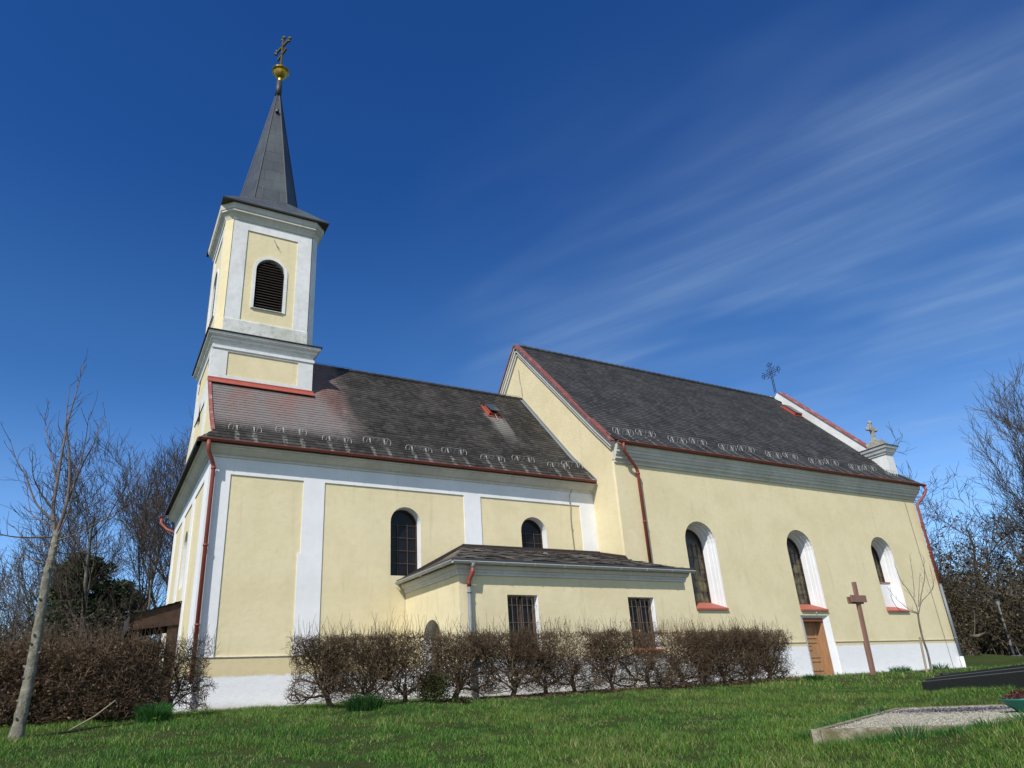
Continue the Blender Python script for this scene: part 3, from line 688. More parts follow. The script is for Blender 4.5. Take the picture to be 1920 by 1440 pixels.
for r_ in range(14):          # thick slates, individually uneven
    t = r_/14; y = EYa+(0-EYa)*t; z = EZa+(4.34-EZa)*t
    xa = E0+(7.68-E0)*t; xb = E1+(13.0-E1)*min(1, t/.637) if y < NY0 else 13.0
    x = xa-(.15 if r_ % 2 else 0); dyv, dzv = -EYa/14, (4.34-EZa)/14
    while x < xb-.05:
        wd = .30+jr.uniform(-.01, .01); x2 = min(x+wd-.01, xb); xs_ = max(x, xa); l_ = jr.uniform(.008, .045)
        if x2 > xs_+.04:
            aroof.add([(xs_, y-.03, z+l_), (x2, y-.03, z+l_+jr.uniform(-.008, .012)), (x2, y+dyv, z+dzv+.008), (xs_, y+dyv, z+dzv+.008), (xs_, y-.03, z+l_-.012), (x2, y-.03, z+l_-.012)], [(0, 1, 2, 3), (4, 5, 1, 0), (4, 0, 3), (5, 2, 1)],
                      [[(xs_, r_*.22), (x2, r_*.22), (x2, r_*.22+.21), (xs_, r_*.22+.21)], [(xs_, 0)]*4, [(xs_, 0)]*3, [(x2, 0)]*3])
        x += wd
aroof.build('slate_courses', M['tiles_annex'], ro)
fl = MB()
fl.obox(((T0[0]+13)/2, -.03, 4.38), ((13-T0[0])/2, 0, 0), (0, .015, 0), (0, 0, .07)); fl.obox(((T0[0]+13)/2, -.10, 4.34), ((13-T0[0])/2+.05, 0, 0), (0, .10, .028), (0, 0, .008))
fl.add([(E0+.1, -.045, EZa+.0), (T0[0], -.045, 4.33), (T0[0], -.045, 4.44), (E0+.1, -.045, EZa+.13)], [(0, 1, 2, 3)])
fl.add([(12.955, 0, 4.30), (12.955, NY0-.045, 3.9), (12.955, NY0-.045, 4.06), (12.955, 0, 4.44)], [(0, 1, 2, 3)]); fl.add([(12.955, NY0-.045, 3.9), (E1, NY0-.045, EZa+.1), (E1, NY0-.045, EZa+.18), (12.955, NY0-.045, 4.06)], [(0, 1, 2, 3)])
fl.build('roof_flashing', M['brownflash'], ro)
ed = MB(); ed.box(E0-.03, E1+.03, EYa-.075, EYa-.034, EZa-.03, EZa+.045); ed.box(E0-.075, E0-.034, EYa-.075, -.0, EZa-.03, EZa+.045); ed.build('eaves_edge', M['darkcap'], ro)
gutter(E0-.08, E1+.02, EYa-.08, 3.195, M['zincpale'], .062)
mb = MB(); P = [(.062*cos(pi+pi*i/8), .062*sin(pi+pi*i/8)) for i in range(9)]; V = [(E0-.08+p, EYa-.08, 3.20+q) for p, q in P]+[(E0-.08+p, -.05, 3.20+q) for p, q in P]
mb.add(V, [(i, i+1, 10+i, 9+i) for i in range(8)]); mb.tube([(E0-.142, EYa-.142, 3.2), (E0-.142, -.05, 3.2)], .011, 6)
for k in range(4): mb.tube([(E0-.08+p*1.09, EYa+.5+k*.9, 3.2+q*1.09) for p, q in P], .01, 4)
mb.build('gutter', M['zincpale'], church)
mb = MB(); mb.tube([(6.04, AY-.24, 3.17), (6.04, AY-.24, 3.02)], [.07, .045], 12); mb.tube([(5.98, AY-.11, 2.62), (5.98, AY-.11, -.1)], .046, 12); mb.tube([(5.98, AY-.11, 2.44), (5.98, AY-.11, 2.47)], .06, 12)
ap = mb.build('downpipe', M['zinc'], church, True)
mb = MB(); mb.tube([(6.04, AY-.24, 3.04), (6.03, AY-.235, 2.94), (5.99, AY-.13, 2.78), (5.98, AY-.11, 2.70), (5.98, AY-.11, 2.6)], .056, 12); mb.build('pipe_elbow', M['red'], ap, True)

# ---- nave ------------------------------------------------------------
SN = south(NY0)
nw = [(15.75, 17.19), (20.93, 22.42), (26.06, 27.45)]
nout = [arch(a_, b_, 2.45, 5.43) for a_, b_ in nw]
a = MB(); fill(a, SN, [(13, 1.256), (20.84, 1.256), (20.84, 2.21), (22.43, 2.21), (22.43, 1.256), (NX, 1.256), (NX, 7.4), (13, 7.4)], nout); a.build('nave_south_wall', M['yellow'], church)
a = MB(); fill(a, SN, rect(13.2, 20.84, -.6, 1.256), (), -.03); fill(a, SN, rect(22.43, NX+.03, -.6, 1.256), (), -.03)
for x in (20.84, 22.43): fill(a, lambda u, v, d: (x, NY0+u, v), rect(-.03, .0, -.6, 1.256))
fill(a, east(NX+.03), rect(NY0-.03, NY1, -.6, 1.256)); a.build('nave_plinth', M['plinthn'], church)
a = MB()
for x0, x1 in ((13.3, 20.84), (22.43, NX+.05)):
    a.box(x0, x1, NY0-.05, NY0-.001, 1.245, 1.264)
a.build('nave_drip_ledge', M['cement'], church)
for (a_, b_), o_ in zip(nw, nout):
    st = []
    for ins, dp_ in ((.0, .10), (.025, .10), (.035, .22), (.055, .22), (.07, .36), (.09, .38)):
        st.append((arch(a_+ins, b_-ins, 2.45+(dp_*.35), 5.43-ins), dp_))
    ir = arch(a_+.13, b_-.13, 2.68, 5.26)
    third = a_ > 26
    wn = window(SN, o_, 0, ir, .60, steps=st, bars=(5, 6, True, .013), gmat=M['leaded'])
    s_ = MB(); s_.add([(a_-.0, NY0-.07, 2.42), (b_+.0, NY0-.07, 2.42), (b_-.10, NY0+.595, 2.69), (a_+.10, NY0+.595, 2.69), (a_-.0, NY0-.07, 2.365), (b_, NY0-.07, 2.365), (b_, NY0, 2.365), (a_, NY0, 2.365), (a_, NY0+.02, 2.46), (b_, NY0+.02, 2.46)],
                      [(0, 1, 9, 8), (8, 9, 2, 3), (4, 5, 1, 0), (4, 7, 6, 5), (0, 8, 7, 4), (1, 5, 6, 9)])
    s_.build('sill', M['redsill'], wn)
    if third:
        s_ = MB(); s_.box(a_+.10, b_-.10, NY0+.40, NY0+.59, 2.60, 3.60); s_.build('blocked_window_foot', M['white'], wn)
        s_ = MB(); s_.obox(((a_+b_)/2, NY0+.46, 3.615), ((b_-a_)/2-.10, 0, 0), (0, .10, .02), (0, 0, .018)); s_.build('sill', M['redsill'], wn)
# side door below the middle window
ox0, ox1, oz = 20.84, 22.43, 2.21
o3 = [(ox0, -.3), (ox1, -.3), (ox1, oz), (ox0, oz)]; i3 = [(21.06, -.3), (22.16, -.3), (22.16, 2.12), (21.06, 2.12)]
a = MB(); loft(a, SN, o3, -.0, i3, .10); fill(a, SN, rect(ox1, ox1+.001, 0, 1.25)); dr = a.build('door_reveal', M['white'], church)
a = MB(); j3 = [(21.12, -.3), (22.08, -.3), (22.08, 2.02), (21.12, 2.02)]; loft(a, SN, i3, .10, i3, .13); loft(a, SN, i3, .13, j3, .13); loft(a, SN, j3, .13, j3, .40); a.build('door_frame', M['door'], dr)
a = MB(); a.box(21.062, 22.158, NY0+.09, NY0+.128, 2.0, 2.118); a.build('lintel', M['doordark'], dr)
a = MB(); DY = NY0+.38; a.box(21.122, 22.078, DY, DY+.05, -.1, 2.018)
for z0, z1 in ((.28, .62), (.74, 1.28), (1.42, 1.86)):
    x0, x1 = 21.27, 21.94
    for b0, b1, c0, c1 in ((x0, x1, z0, z0+.022), (x0, x1, z1-.022, z1), (x0, x0+.03, z0+.0225, z1-.0225), (x1-.03, x1, z0+.0225, z1-.0225)): a.box(b0, b1, DY-.02, DY-.001, c0, c1)
door = a.build('door', M['door'], dr)
a = MB(); a.obox((21.30, DY-.015, 1.08), (.025, 0, 0), (0, .008, 0), (0, 0, .14)); a.tube([(21.30, DY-.02, 1.13), (21.30, DY-.09, 1.13), (21.47, DY-.09, 1.14)], .013, 6); a.build('handle', M['iron'], door)
a = MB(); a.obox((21.22, NY0-.16, 2.36), (.03, 0, 0), (0, .0, .0), (0, 0, .0)) if False else a.tube([(21.72, NY0-.01, 2.31), (21.72, NY0-.05, 2.31)], .025, 10); a.build('wall_lamp_socket', M['whitetag'], church)

# west wall of the nave, gable above the wing roof
NRY, NRZ = 4.235, 14.46
NEY, NEZ, NBY, NBZ = -1.71, 7.98, -.75, 8.86
a = MB(); WN = west(13)
fill(a, WN, [(NY0+.12, -.5), (NY1, -.5), (NY1, 8.35), (NRY, NRZ-.08), (NBY, NBZ-.06), (NY0-.0, 8.33), (NY0, 7.4), (NY0+.12, 7.4)])
a.add([(13, NY0+.12, 0), (13.03, NY0+.04, 0), (13.12, NY0, 0), (13, NY0+.12, 7.4), (13.03, NY0+.04, 7.4), (13.12, NY0, 7.4)], [(0, 1, 4, 3), (1, 2, 5, 4)])
a.build('nave_west_wall', M['yellow'], church)
a = MB(); fill(a, north(NY1), rect(13, NX, -.5, 8.3)); a.build('nave_north_wall', M['yellow'], church)
a = MB(); fill(a, east(NX), [(NY0, -.6), (NY1, -.6), (NY1, 8.3), (NRY, NRZ), (NBY, NBZ), (NY0, 8.3)]); a.build('nave_east_wall', M['yellow'], church)
# stepped stone cornice
nprof = [(0, 7.28), (.05, 7.28), (.05, 7.35), (.08, 7.39), (.13, 7.42), (.13, 7.50), (.17, 7.53), (.20, 7.62), (.23, 7.63), (.23, 7.71), (.26, 7.74), (.29, 7.82), (.29, 7.93), (0, 7.94)]
a = MB(); sweep(a, [(13.0, NY0+.0), (NX, NY0), (NX, NY0+1.0)], nprof); a.build('nave_cornice', M['greywhite'], church)
nroof = empty('nave_roof'); adopt(nroof, church)
mb = MB(); NXE = 29.62
v = tile_rows(mb, (12.94, NEY, NEZ+.03), (30.62, NEY, NEZ+.03), (NX+.05, NBY, NBZ), (12.94, NBY, NBZ))
tile_rows(mb, (12.94, NBY, NBZ), (NX+.05, NBY, NBZ), (NXE, -.4, 9.36), (12.94, -.4, 9.36), v0=v)
tile_rows(mb, (12.94, -.4, 9.36), (NXE+.02, -.4, 9.36), (NXE+.02, NRY, NRZ), (12.94, NRY, NRZ), v0=v+3*.165)
mb.add([(30.62, NEY, NEZ+.03), (30.62, -.2, NEZ+.03), (NX+.05, NBY, NBZ)], [(0, 1, 2)])
NYB = 2*NRY-NEY
tile_rows(mb, (NX, NYB, NEZ), (12.94, NYB, NEZ), (12.94, NRY, NRZ), (NX, NRY, NRZ))
mb.add([(12.94, NEY, NEZ), (30.6, NEY, NEZ), (30.6, NY0+.2, NEZ), (12.94, NY0+.2, NEZ)], [(0, 1, 2, 3)])
mb.build('nave_roof_tiles', M['tiles_nave'], nroof)
mb = MB()
for i in range(50):
    x = 13.05+i*.33; mb.tube([(x, NRY, NRZ-.02), (x+.37, NRY, NRZ-.005)], [.085, .10], 10)
mb.build('ridge_tile_row', M['tiles_nave'], nroof)
# verge of the west gable: two white mouldings and a red capping
def strip(mb, P, Q, x0, x1, lo, hi):
    P, Q = Vector(P), Vector(Q); n = (Q-P).cross(Vector((1, 0, 0))).normalized(); n = -n if n.z < 0 else n
    V = []
    for x in (x0, x1):
        for A, s_ in ((P, lo), (Q, lo), (Q, hi), (P, hi)): V.append((x, A.y+n.y*s_, A.z+n.z*s_))
    mb.add(V, [(0, 1, 2, 3), (7, 6, 5, 4), (0, 4, 5, 1), (3, 2, 6, 7), (1, 5, 6, 2), (0, 3, 7, 4)])
pa, pb, pc = (0, NEY+.12, NEZ-.02), (0, NBY, NBZ), (0, NRY, NRZ)
pd = (0, 2*NRY-NEY, NEZ)
a = MB()
for P, Q in ((pa, pb), (pb, pc), (pc, pd)):
    strip(a, P, Q, 12.93, 13.02, -.30, -.20); strip(a, P, Q, 12.88, 13.02, -.195, -.08); strip(a, P, Q, 12.83, 13.02, -.077, .03)
a.build('gable_moulding', M['greywhite'], church)
a = MB()
for P, Q in ((pa, pb), (pb, pc), (pc, pd)):
    strip(a, P, Q, 12.80, 13.06, .033, .062); strip(a, P, Q, 12.785, 12.80, -.01, .062)
a.build('verge_capping', M['redverge'], church)
a = MB(); a.box(13.16, 30.62, NEY-.02, NEY-.003, NEZ-.09, NEZ+.04); a.build('eaves_edge', M['darkcap'], church)
gutter(12.95, 30.68, NEY-.072, NEZ-.03, M['red'], .066)
mb = MB(); mb.tube([(13.18, NEY-.07, 7.90), (13.18, NEY-.07, 7.74), (13.24, NEY-.02, 7.60), (13.80, -1.56, 7.14), (13.90, -1.51, 7.0), (13.90, -1.51, 3.78)], .056, 12)
for z in (6.9, 5.2): mb.tube([(13.9, -1.51, z), (13.9, -1.51, z+.05)], .07, 12)
mb.tube([(13.90, -1.45, 6.98), (13.90, NY0, 6.98)], .015, 5)
mb.build('downpipe', M['red'], church, True)
mb = MB(); mb.tube([(30.60, NEY-.07, 7.90), (30.62, NEY-.07, 7.70), (30.55, NEY+.02, 7.50), (30.10, -1.58, 7.12), (30.02, -1.53, 6.98), (30.02, -1.53, 3.5)], .056, 12)
for z in (6.2, 4.9): mb.tube([(30.02, -1.53, z), (30.02, -1.53, z+.05)], .07, 12)
q = mb.build('downpipe', M['red'], church, True)
mb = MB(); mb.tube([(30.02, -1.53, 3.55), (30.02, -1.53, .55)], .056, 12); mb.tube([(30.02, -1.53, 1.30), (30.02, -1.53, 1.34)], .07, 12); mb.build('pipe_foot', M['zinc'], q, True)
mb = MB(); mb.tube([(30.02, -1.53, .58), (30.02, -1.53, -.2)], .075, 12); mb.build('standpipe', M['white'], q, True)
nlow = lambda y: NEZ+.03+(y-NEY)*(NBZ-NEZ-.03)/(NBY-NEY)
for x, y in [(13.75, -1.22), (14.95, -1.06), (16.32, -1.24), (17.55, -1.08), (18.92, -1.24), (20.15, -1.08), (21.5, -1.25), (22.75, -1.09), (24.1, -1.26), (25.35, -1.1), (26.7, -1.27), (27.95, -1.1), (29.25, -1.27)]:
    place_guard(x, y, nlow(y)+.02, .8, nroof, rng.uniform(-.03, .03))
nz_ = lambda y: 9.36+(y+.4)*(NRZ-9.36)/(NRY+.4)
roof = nroof; hatch(29.0, 29.45, 2.75, 3.35, nz_, 0)

# ---- east gable parapet ----------------------------------------------
a = MB()
def parapet(mb, X0, X1, lo, hi):
    P, Q = (0, -.25, 9.50), (0, NRY, NRZ+.02); strip(mb, P, Q, X0, X1, lo, hi)
    P2 = (0, 2*NRY+.25, 9.50); strip(mb, Q, P2, X0, X1, lo, hi)
parapet(a, 29.66, 30.13, -.6, .40)
a.box(29.62, 30.15, -1.02, -.18, 8.4, 9.92)
a.build('gable_parapet', M['tower_white'], church)
a = MB(); parapet(a, 29.61, 30.18, .402, .435); a.build('parapet_coping', M['redfade'], church)
a = MB(); sweep(a, [(29.62, -.18), (29.62, -1.02), (30.15, -1.02), (30.15, -.18)], [(0, 9.56), (.05, 9.58), (.05, 9.64), (.11, 9.68), (.14, 9.76), (.14, 9.80), (.20, 9.84), (.23, 9.92), (.23, 9.95), (0, 9.955)], closed=True); a.build('pedestal_cornice', M['tower_white'], church)
a = MB(); a.box(29.36, 30.41, -1.28, .08, 9.957, 9.99); a.build('pedestal_cap', M['darkcap'], church)
a = MB(); a.box(29.62, 30.10, -.92, -.20, 9.99, 10.32); a.box(29.70, 30.02, -.66, -.40, 10.32, 10.42)
for z0, z1, h0, h1 in ((10.42, 10.55, .11, .07), (10.55, 11.35, .07, .06)):
    a.add([(29.79, -.53-h0, z0), (29.93, -.53-h0, z0), (29.93, -.53+h0, z0), (29.79, -.53+h0, z0), (29.79, -.53-h1, z1), (29.93, -.53-h1, z1), (29.93, -.53+h1, z1), (29.79, -.53+h1, z1)], [(0, 1, 5, 4), (1, 2, 6, 5), (2, 3, 7, 6), (3, 0, 4, 7), (4, 5, 6, 7)])
a.box(29.55, 30.17, -.60, -.46, 10.92, 11.06)
for cx_, cz_ in ((29.56, 10.99), (30.16, 10.99), (29.86, 11.36)): a.lathe([(0, -.09), (.08, -.07), (.10, 0), (.08, .07), (0, .09)], (cx_, -.53, cz_), 10)
a.build('stone_finial_cross', M['stone'], church)
# wrought iron cross on the apex
ic = []
cx_, cy_, z_ = 29.88, NRY, 14.85
def il(*p, r=.018): ic.append(([(cx_, cy_+y, z_+z) for y, z in p], [r]*len(p)))
for s_ in (-.05, .05): il((s_, 0), (s_, 1.72)); il((-.50, 1.25+s_), (.50, 1.25+s_))
for k in range(8): il((-.05 if k % 2 else .05, .05+k*.14), (.05 if k % 2 else -.05, .05+(k+1)*.14), r=.01)
for (ay, az) in ((0, 1.78), (-.55, 1.25), (.55, 1.25)):
    il(*[(ay+.09*cos(t*pi/5), az+.09*sin(t*pi/5)) for t in range(11)], r=.02)
for sy in (-1, 1):
    for sz in (-1, 1): il((sy*.06, 1.25+sz*.06), (sy*.30, 1.25+sz*.30), r=.013); il((sy*.30, 1.25+sz*.1), (sy*.2, 1.25+sz*.2), (sy*.1, 1.25+sz*.30), r=.012)
    il((sy*.42, 1.38), (sy*.56, 1.46)); il((sy*.42, 1.12), (sy*.56, 1.04)); il((sy*.12, 1.66), (sy*.2, 1.80))
tubes(ic, 'iron_apex_cross', M['iron'], church, 5)

# ---- tower -----------------------------------------------------------
TX1, TY0, TY1 = 3.329, 2.454, 6.016
a = MB()
pS = rect(.475, 2.81, 10.10, 10.97)
fill(a, south(TY0), rect(-.03, TX1, 9.3, 11.06), [pS]); loft(a, south(TY0), pS, 0, pS, .035)
fill(a, west(-.03), [(TY0, 9.3), (TY1, 9.3), (TY1, 11.06), (TY0, 11.06)], [rect(TY0+.5, TY1-.5, 9.9, 10.97)]); loft(a, west(-.03), rect(TY0+.5, TY1-.5, 9.9, 10.97), 0, rect(TY0+.5, TY1-.5, 9.9, 10.97), .035)
fill(a, east(TX1), rect(TY0, TY1, 9.3, 11.06)); fill(a, north(TY1), rect(-.03, TX1, 9.3, 11.06))
a.box(-.03, 0.03, TY0, TY0+.5, 6.86, 9.3); a.box(-.03, .03, TY1-.5, TY1, 6.86, 9.3)
a.build('tower_lower_wall', M['tower_white'], church)
a = MB(); fill(a, south(TY0), pS, (), .035); fill(a, west(-.03), rect(TY0+.5, TY1-.5, 9.9, 10.97), (), .035); a.build('render_panel', M['yellow'], church)
a = MB(); a.add([(-.035, 4.0, 9.05), (-.035, 4.45, 9.05), (-.035, 4.22, 9.75)], [(0, 1, 2)]); a.box(-.05, -.036, 3.97, 4.48, 9.0, 9.05); a.build('gable_vent', M['black'], church)
a = MB(); a.box(-.07, TX1+.04, TY0-.05, TY0-.004, 9.82, 9.97); a.obox((TX1/2-.01, TY0-.12, 9.83), (TX1/2+.06, 0, 0), (0, .09, .095), (0, 0, .01)); a.box(TX1+.004, TX1+.05, TY0-.05, 4.2, 9.7, 9.86) if False else None
a.build('tower_flashing', M['redflash'], church)
TR = [(0, TY1), (0, TY0), (TX1, TY0), (TX1, TY1)]
a = MB(); sweep(a, TR, [(0, 11.04), (.035, 11.04), (.035, 11.14), (.0, 11.15), (.0, 11.24), (.04, 11.26), (.05, 11.32), (.10, 11.34), (.10, 11.42), (.16, 11.45), (.16, 11.475), (.20, 11.49), (.20, 11.575), (0, 11.58)], closed=True); a.build('tower_string_cornice', M['tower_white'], church)
a = MB(); sweep(a, TR, [(.0, 11.581), (.25, 11.581), (.255, 11.61), (-.02, 11.72)], closed=True); a.build('cornice_cap', M['brownflash'], church)
CH = .245                      # the belfry's corners are cut off at 45 degrees
UX0, UX1, UY0, UY1 = .0, 3.325, 2.55, 5.92
UR = [(UX0, UY1-CH), (UX0, UY0+CH), (UX0+CH, UY0), (UX1-CH, UY0), (UX1, UY0+CH), (UX1, UY1-CH), (UX1-CH, UY1), (UX0+CH, UY1)]
a = MB(); sweep(a, UR, [(.02, 11.6), (.02, 12.25), (0, 12.28)], closed=True); a.build('belfry_base', m_plaster('mossy_white_plaster', (.66, .665, .64), (.40, .405, .33), .75), church)
pB = rect(.753, 2.565, 12.296, 15.985)
lo_ = arch(1.160, 2.163, 12.877, 14.952)
a = MB(); fill(a, south(UY0), rect(UX0+CH, UX1-CH, 12.27, 16.45), [pB]); loft(a, south(UY0), pB, 0, pB, .035)
pW = rect(UY0+.75, UY1-.75, 12.296, 15.985)
wl = arch(3.75, 4.72, 12.877, 14.952)
fwb = rect(UY0+CH, UY1-CH, 12.27, 16.45)
for fn in (west(UX0), east(UX1)): fill(a, fn, fwb, [pW]); loft(a, fn, pW, 0, pW, .035)
fill(a, north(UY1), rect(UX0+CH, UX1-CH, 12.27, 16.45))
a.build('belfry_wall', M['tower_white'], church)
a = MB(); fill(a, south(UY0), pB, [lo_], .035); fill(a, west(UX0), pW, [wl], .035); fill(a, east(UX1), pW, (), .035); a.build('render_panel', M['yellow'], church)
a = MB(); e_ = .023
for (p_, q_) in ((UR[1], UR[2]), (UR[3], UR[4]), (UR[5], UR[6]), (UR[7], UR[0])):
    d_ = Vector((q_[0]-p_[0], q_[1]-p_[1])).normalized(); n_ = (d_.y*e_, -d_.x*e_)
    a = MB(); a.add([(p_[0]+n_[0], p_[1]+n_[1], 11.7), (q_[0]+n_[0], q_[1]+n_[1], 11.7), (q_[0]+n_[0], q_[1]+n_[1], 16.34), (p_[0]+n_[0], p_[1]+n_[1], 16.34)], [(0, 1, 2, 3)]); a.build('belfry_chamfer', M['yellow'] if p_[0] < 1 else M['tower_white'], church)
def louvre(f, o_, inner):
    xs = [p[0] for p in o_]; x0, x1 = min(xs), max(xs); z0, z1 = 12.877, 14.952; r = (x1-x0)/2; cx_ = (x0+x1)/2; sp = z1-r
    a = MB(); band = arch(x0-.10, x1+.10, 12.837, z1+.10); loft(a, f, band, .0, band, .035); fill(a, f, band, [o_], .0); loft(a, f, o_, 0, o_, .25); wn = a.build('belfry_window', M['tower_white'], church)
    b = MB(); fill(b, f, o_, (), .27); b.build('dark_opening', M['black'], wn)
    for k in range(19):
        z = z0+.06+k*.108
        h = r if z < sp else math.sqrt(max(0, r*r-(z+.05-sp)**2))
        if h < .08: continue
        b = MB(); V = [f(cx_-h, z-.03, .06), f(cx_+h, z-.03, .06), f(cx_+h, z+.06, .2), f(cx_-h, z+.06, .2)]; V2 = [(p[0], p[1], p[2]-.02) for p in V]
        b.add(V+V2, [(0, 1, 2, 3), (7, 6, 5, 4), (0, 4, 5, 1), (1, 5, 6, 2), (2, 6, 7, 3), (3, 7, 4, 0)]); b.build('louvre_slat', M['louvre'], wn)
    b = MB(); b.add([f(x0-.06, 12.842, -.03), f(x1-.0, 12.842, -.03), f(x1, 12.868, .06), f(x0-.06, 12.868, .06)], [(0, 1, 2, 3)]); b.build('sill', M['zinc'], wn)
louvre(south(UY0), lo_, None)
louvre(west(UX0), wl, None)
a = MB(); sweep(a, UR, [(0, 16.33), (.03, 16.33), (.05, 16.41), (.09, 16.49), (.13, 16.54), (.17, 16.56), (.19, 16.58), (.19, 16.655), (.215, 16.66), (.235, 16.77), (.245, 16.88), (0, 16.885)], closed=True); a.build('belfry_cornice', M['greywhite'], church)
EQ = [(UX0+.01, UY1+.09), (UX0+.01, UY0-.09), (UX1+.04, UY0-.09), (UX1+.04, UY1+.09)]
a = MB(); sweep(a, EQ, [(-.5, 16.886), (.26, 16.886), (.27, 16.93), (.15, 16.95)], closed=True); a.build('spire_eaves', M['darkcap'], church)
CX, CY = 1.68, 4.235
sq = [(UX0-.255, UY0-.355, 16.935), (UX1+.305, UY0-.355, 16.935), (UX1+.305, UY1+.355, 16.935), (UX0-.255, UY1+.355, 16.935)]
hx = [(CX+1.22*cos(R(60*k-6)), CY+1.22*sin(R(60*k-6)), 18.05) for k in range(6)]
bm = bmesh.new()
for p in sq+hx: bm.verts.new(p)
bmesh.ops.convex_hull(bm, input=bm.verts); 
a = MB(); bm.verts.index_update(); vs = [tuple(v_.co) for v_ in bm.verts]
for f_ in bm.faces:
    P = [v_.co.copy() for v_ in f_.verts]; n = f_.normal; U_ = Vector((-n.y, n.x, 0)); U_ = U_.normalized() if U_.length > .01 else Vector((1, 0, 0)); V_ = n.cross(U_)
    a.add(P, [tuple(range(len(P)))], [[(p.dot(U_), p.dot(V_)) for p in P]])
bm.free(); a.build('spire_foot', M['slate'], church)
a = MB(); top = 24.45
for k in range(6):
    A, B = Vector(hx[k]), Vector(hx[(k+1) % 6]); tA = Vector((CX+.10*cos(R(60*k-6)), CY+.10*sin(R(60*k-6)), top)); tB = Vector((CX+.10*cos(R(60*k+54)), CY+.10*sin(R(60*k+54)), top))
    w_ = (B-A).length/2; a.add([A, B, tB, tA], [(0, 1, 2, 3)], [[(-w_+k*3.3, 0), (w_+k*3.3, 0), (.05+k*3.3, 6.5), (-.05+k*3.3, 6.5)]])
sp_ = a.build('spire', M['slate'], church)
a = MB()
for k in range(6):
    A = hx[k]; a.tube([A, (CX+.10*cos(R(60*k-6)), CY+.10*sin(R(60*k-6)), top)], [.028, .02], 5)
a.build('hip_roll', M['darkcap'], sp_)
a = MB(); a.lathe([(0, 0), (.075, .0), (.075, .12), (.0, .14)], (CX-.04, CY-.33, 23.2), 10); a.build('spire_vent', M['darkcap'], sp_)
a = MB(); a.tube([(CX, CY, 24.4), (CX, CY, 25.25)], [.135, .125], 16); a.build('spire_tube', M['slate'], sp_, True)
bl = MB(); prof = [(.10, -.58), (.125, -.50), (.09, -.42), (.13, -.38), (.24, -.28), (.33, -.12), (.37, .0), (.42, .01), (.42, .045), (.36, .06), (.31, .17), (.20, .30), (.08, .38), (.05, .46)]
prof = [(r_*.9, z_*.95) for r_, z_ in prof]; bl.lathe(prof, (CX+.02, CY, 25.83), 32, lambda j: 1+.03*cos(j*pi/2)); bl.build('gilded_ball', M['gold'], church, True)
a = MB(); cd = Vector((cos(R(-70)), sin(R(-70)), 0)); cc = Vector((CX+.02, CY, 0)); nn = Vector((-cd.y, cd.x, 0))
def bar(z, h, t=.055): a.obox(cc+Vector((0, 0, z)), cd*h, nn*.035, Vector((0, 0, t)))
a.obox(cc+Vector((0, 0, 27.03)), cd*.055, nn*.035, Vector((0, 0, .85)))
bar(27.42, .50)
dv = (cd*.42+Vector((0, 0, .0)))
a.obox(cc+Vector((0, 0, 26.92)), cd*.34+Vector((0, 0, .10)), nn*.035, Vector((0, 0, .05)))
for z, h in ((27.42, .50), (27.42, -.50), (27.88, .0)):
    c_ = cc+cd*h+Vector((0, 0, z))
    for t in range(3):
        d_ = [cd*.09*(1 if h >= 0 else -1), Vector((0, 0, .09)), Vector((0, 0, -.09))][t] if h else [Vector((0, 0, .08)), cd*.1, -cd*.1][t]
        a.lathe([(0, -.055), (.05, -.04), (.062, 0), (.05, .04), (0, .055)], c_+d_, 8)
a.build('spire_cross', M['goldold'], church)
# lightning conductors and cables
wl_ = [([(12.33, -.06, 6.86), (12.1, -.05, 6.61), (11.95, -.05, 6.4), (11.94, -.05, 6.15), (11.91, -.03, 5.64), (11.91, -.03, 5.27), (11.92, -.03, 4.84), (11.93, -.03, 4.45)], [.011]*8),
       ([(29.35, -1.42, 7.25), (29.38, -1.42, 5), (29.4, -1.42, 2), (29.42, -1.44, 0)], [.009]*4),
       ([(12.96, 4.25, 13.3), (12.96, 4.2, 12.6), (12.95, 4.1, 12.35), (12.96, 4.1, 11.95)], [.010]*4),
       ([(3.4, RY, RZ+.12), (8, RY, RZ+.12), (12.95, RY, RZ+.12)], [.007]*3), ([(13, NRY, NRZ+.12), (21, NRY, NRZ+.12), (29.6, NRY, NRZ+.12)], [.007]*3),
       ([(12.65, NRY, NRZ+.20), (12.95, NRY, NRZ+.24), (13.6, NRY, NRZ+.12)], [.008]*3),
       ([(1.69, 2.54, 15.83), (1.77, 2.53, 15.64), (1.90, 2.53, 15.47)], [.012]*3)]
for z in (5.27, 6.15): wl_.append(([(11.91, -.045, z-.02), (11.91, -.045, z+.02)], [.022]*2))
for pl in wl_: tubes([pl], 'lightning_cable', M['wiredark'], church, 5)
# ================================================================== GROUND
def grid(xs, ys):
    X, Y = np.meshgrid(xs, ys); Z = ground_z(X, Y); V = np.stack([X, Y, Z], -1).reshape(-1, 3)
    n, m = len(ys), len(xs); i = (np.arange(n-1)[:, None]*m+np.arange(m-1)).reshape(-1); return V, np.stack([i, i+1, i+m+1, i+m], -1)
xs = np.concatenate([[-900, -300, -120, -60, -40], np.arange(-30, 60, .35), [70, 90, 140, 300, 900]])
ys = np.concatenate([[-300, -100, -50, -35], np.arange(-26, 4, .25), np.arange(4, 40, 1.5), [50, 80, 140, 300, 900]])
V, F = grid(xs, ys)
g = raw_mesh('ground', V, F, M['ground'], None, True); tag(g, kind='structure')
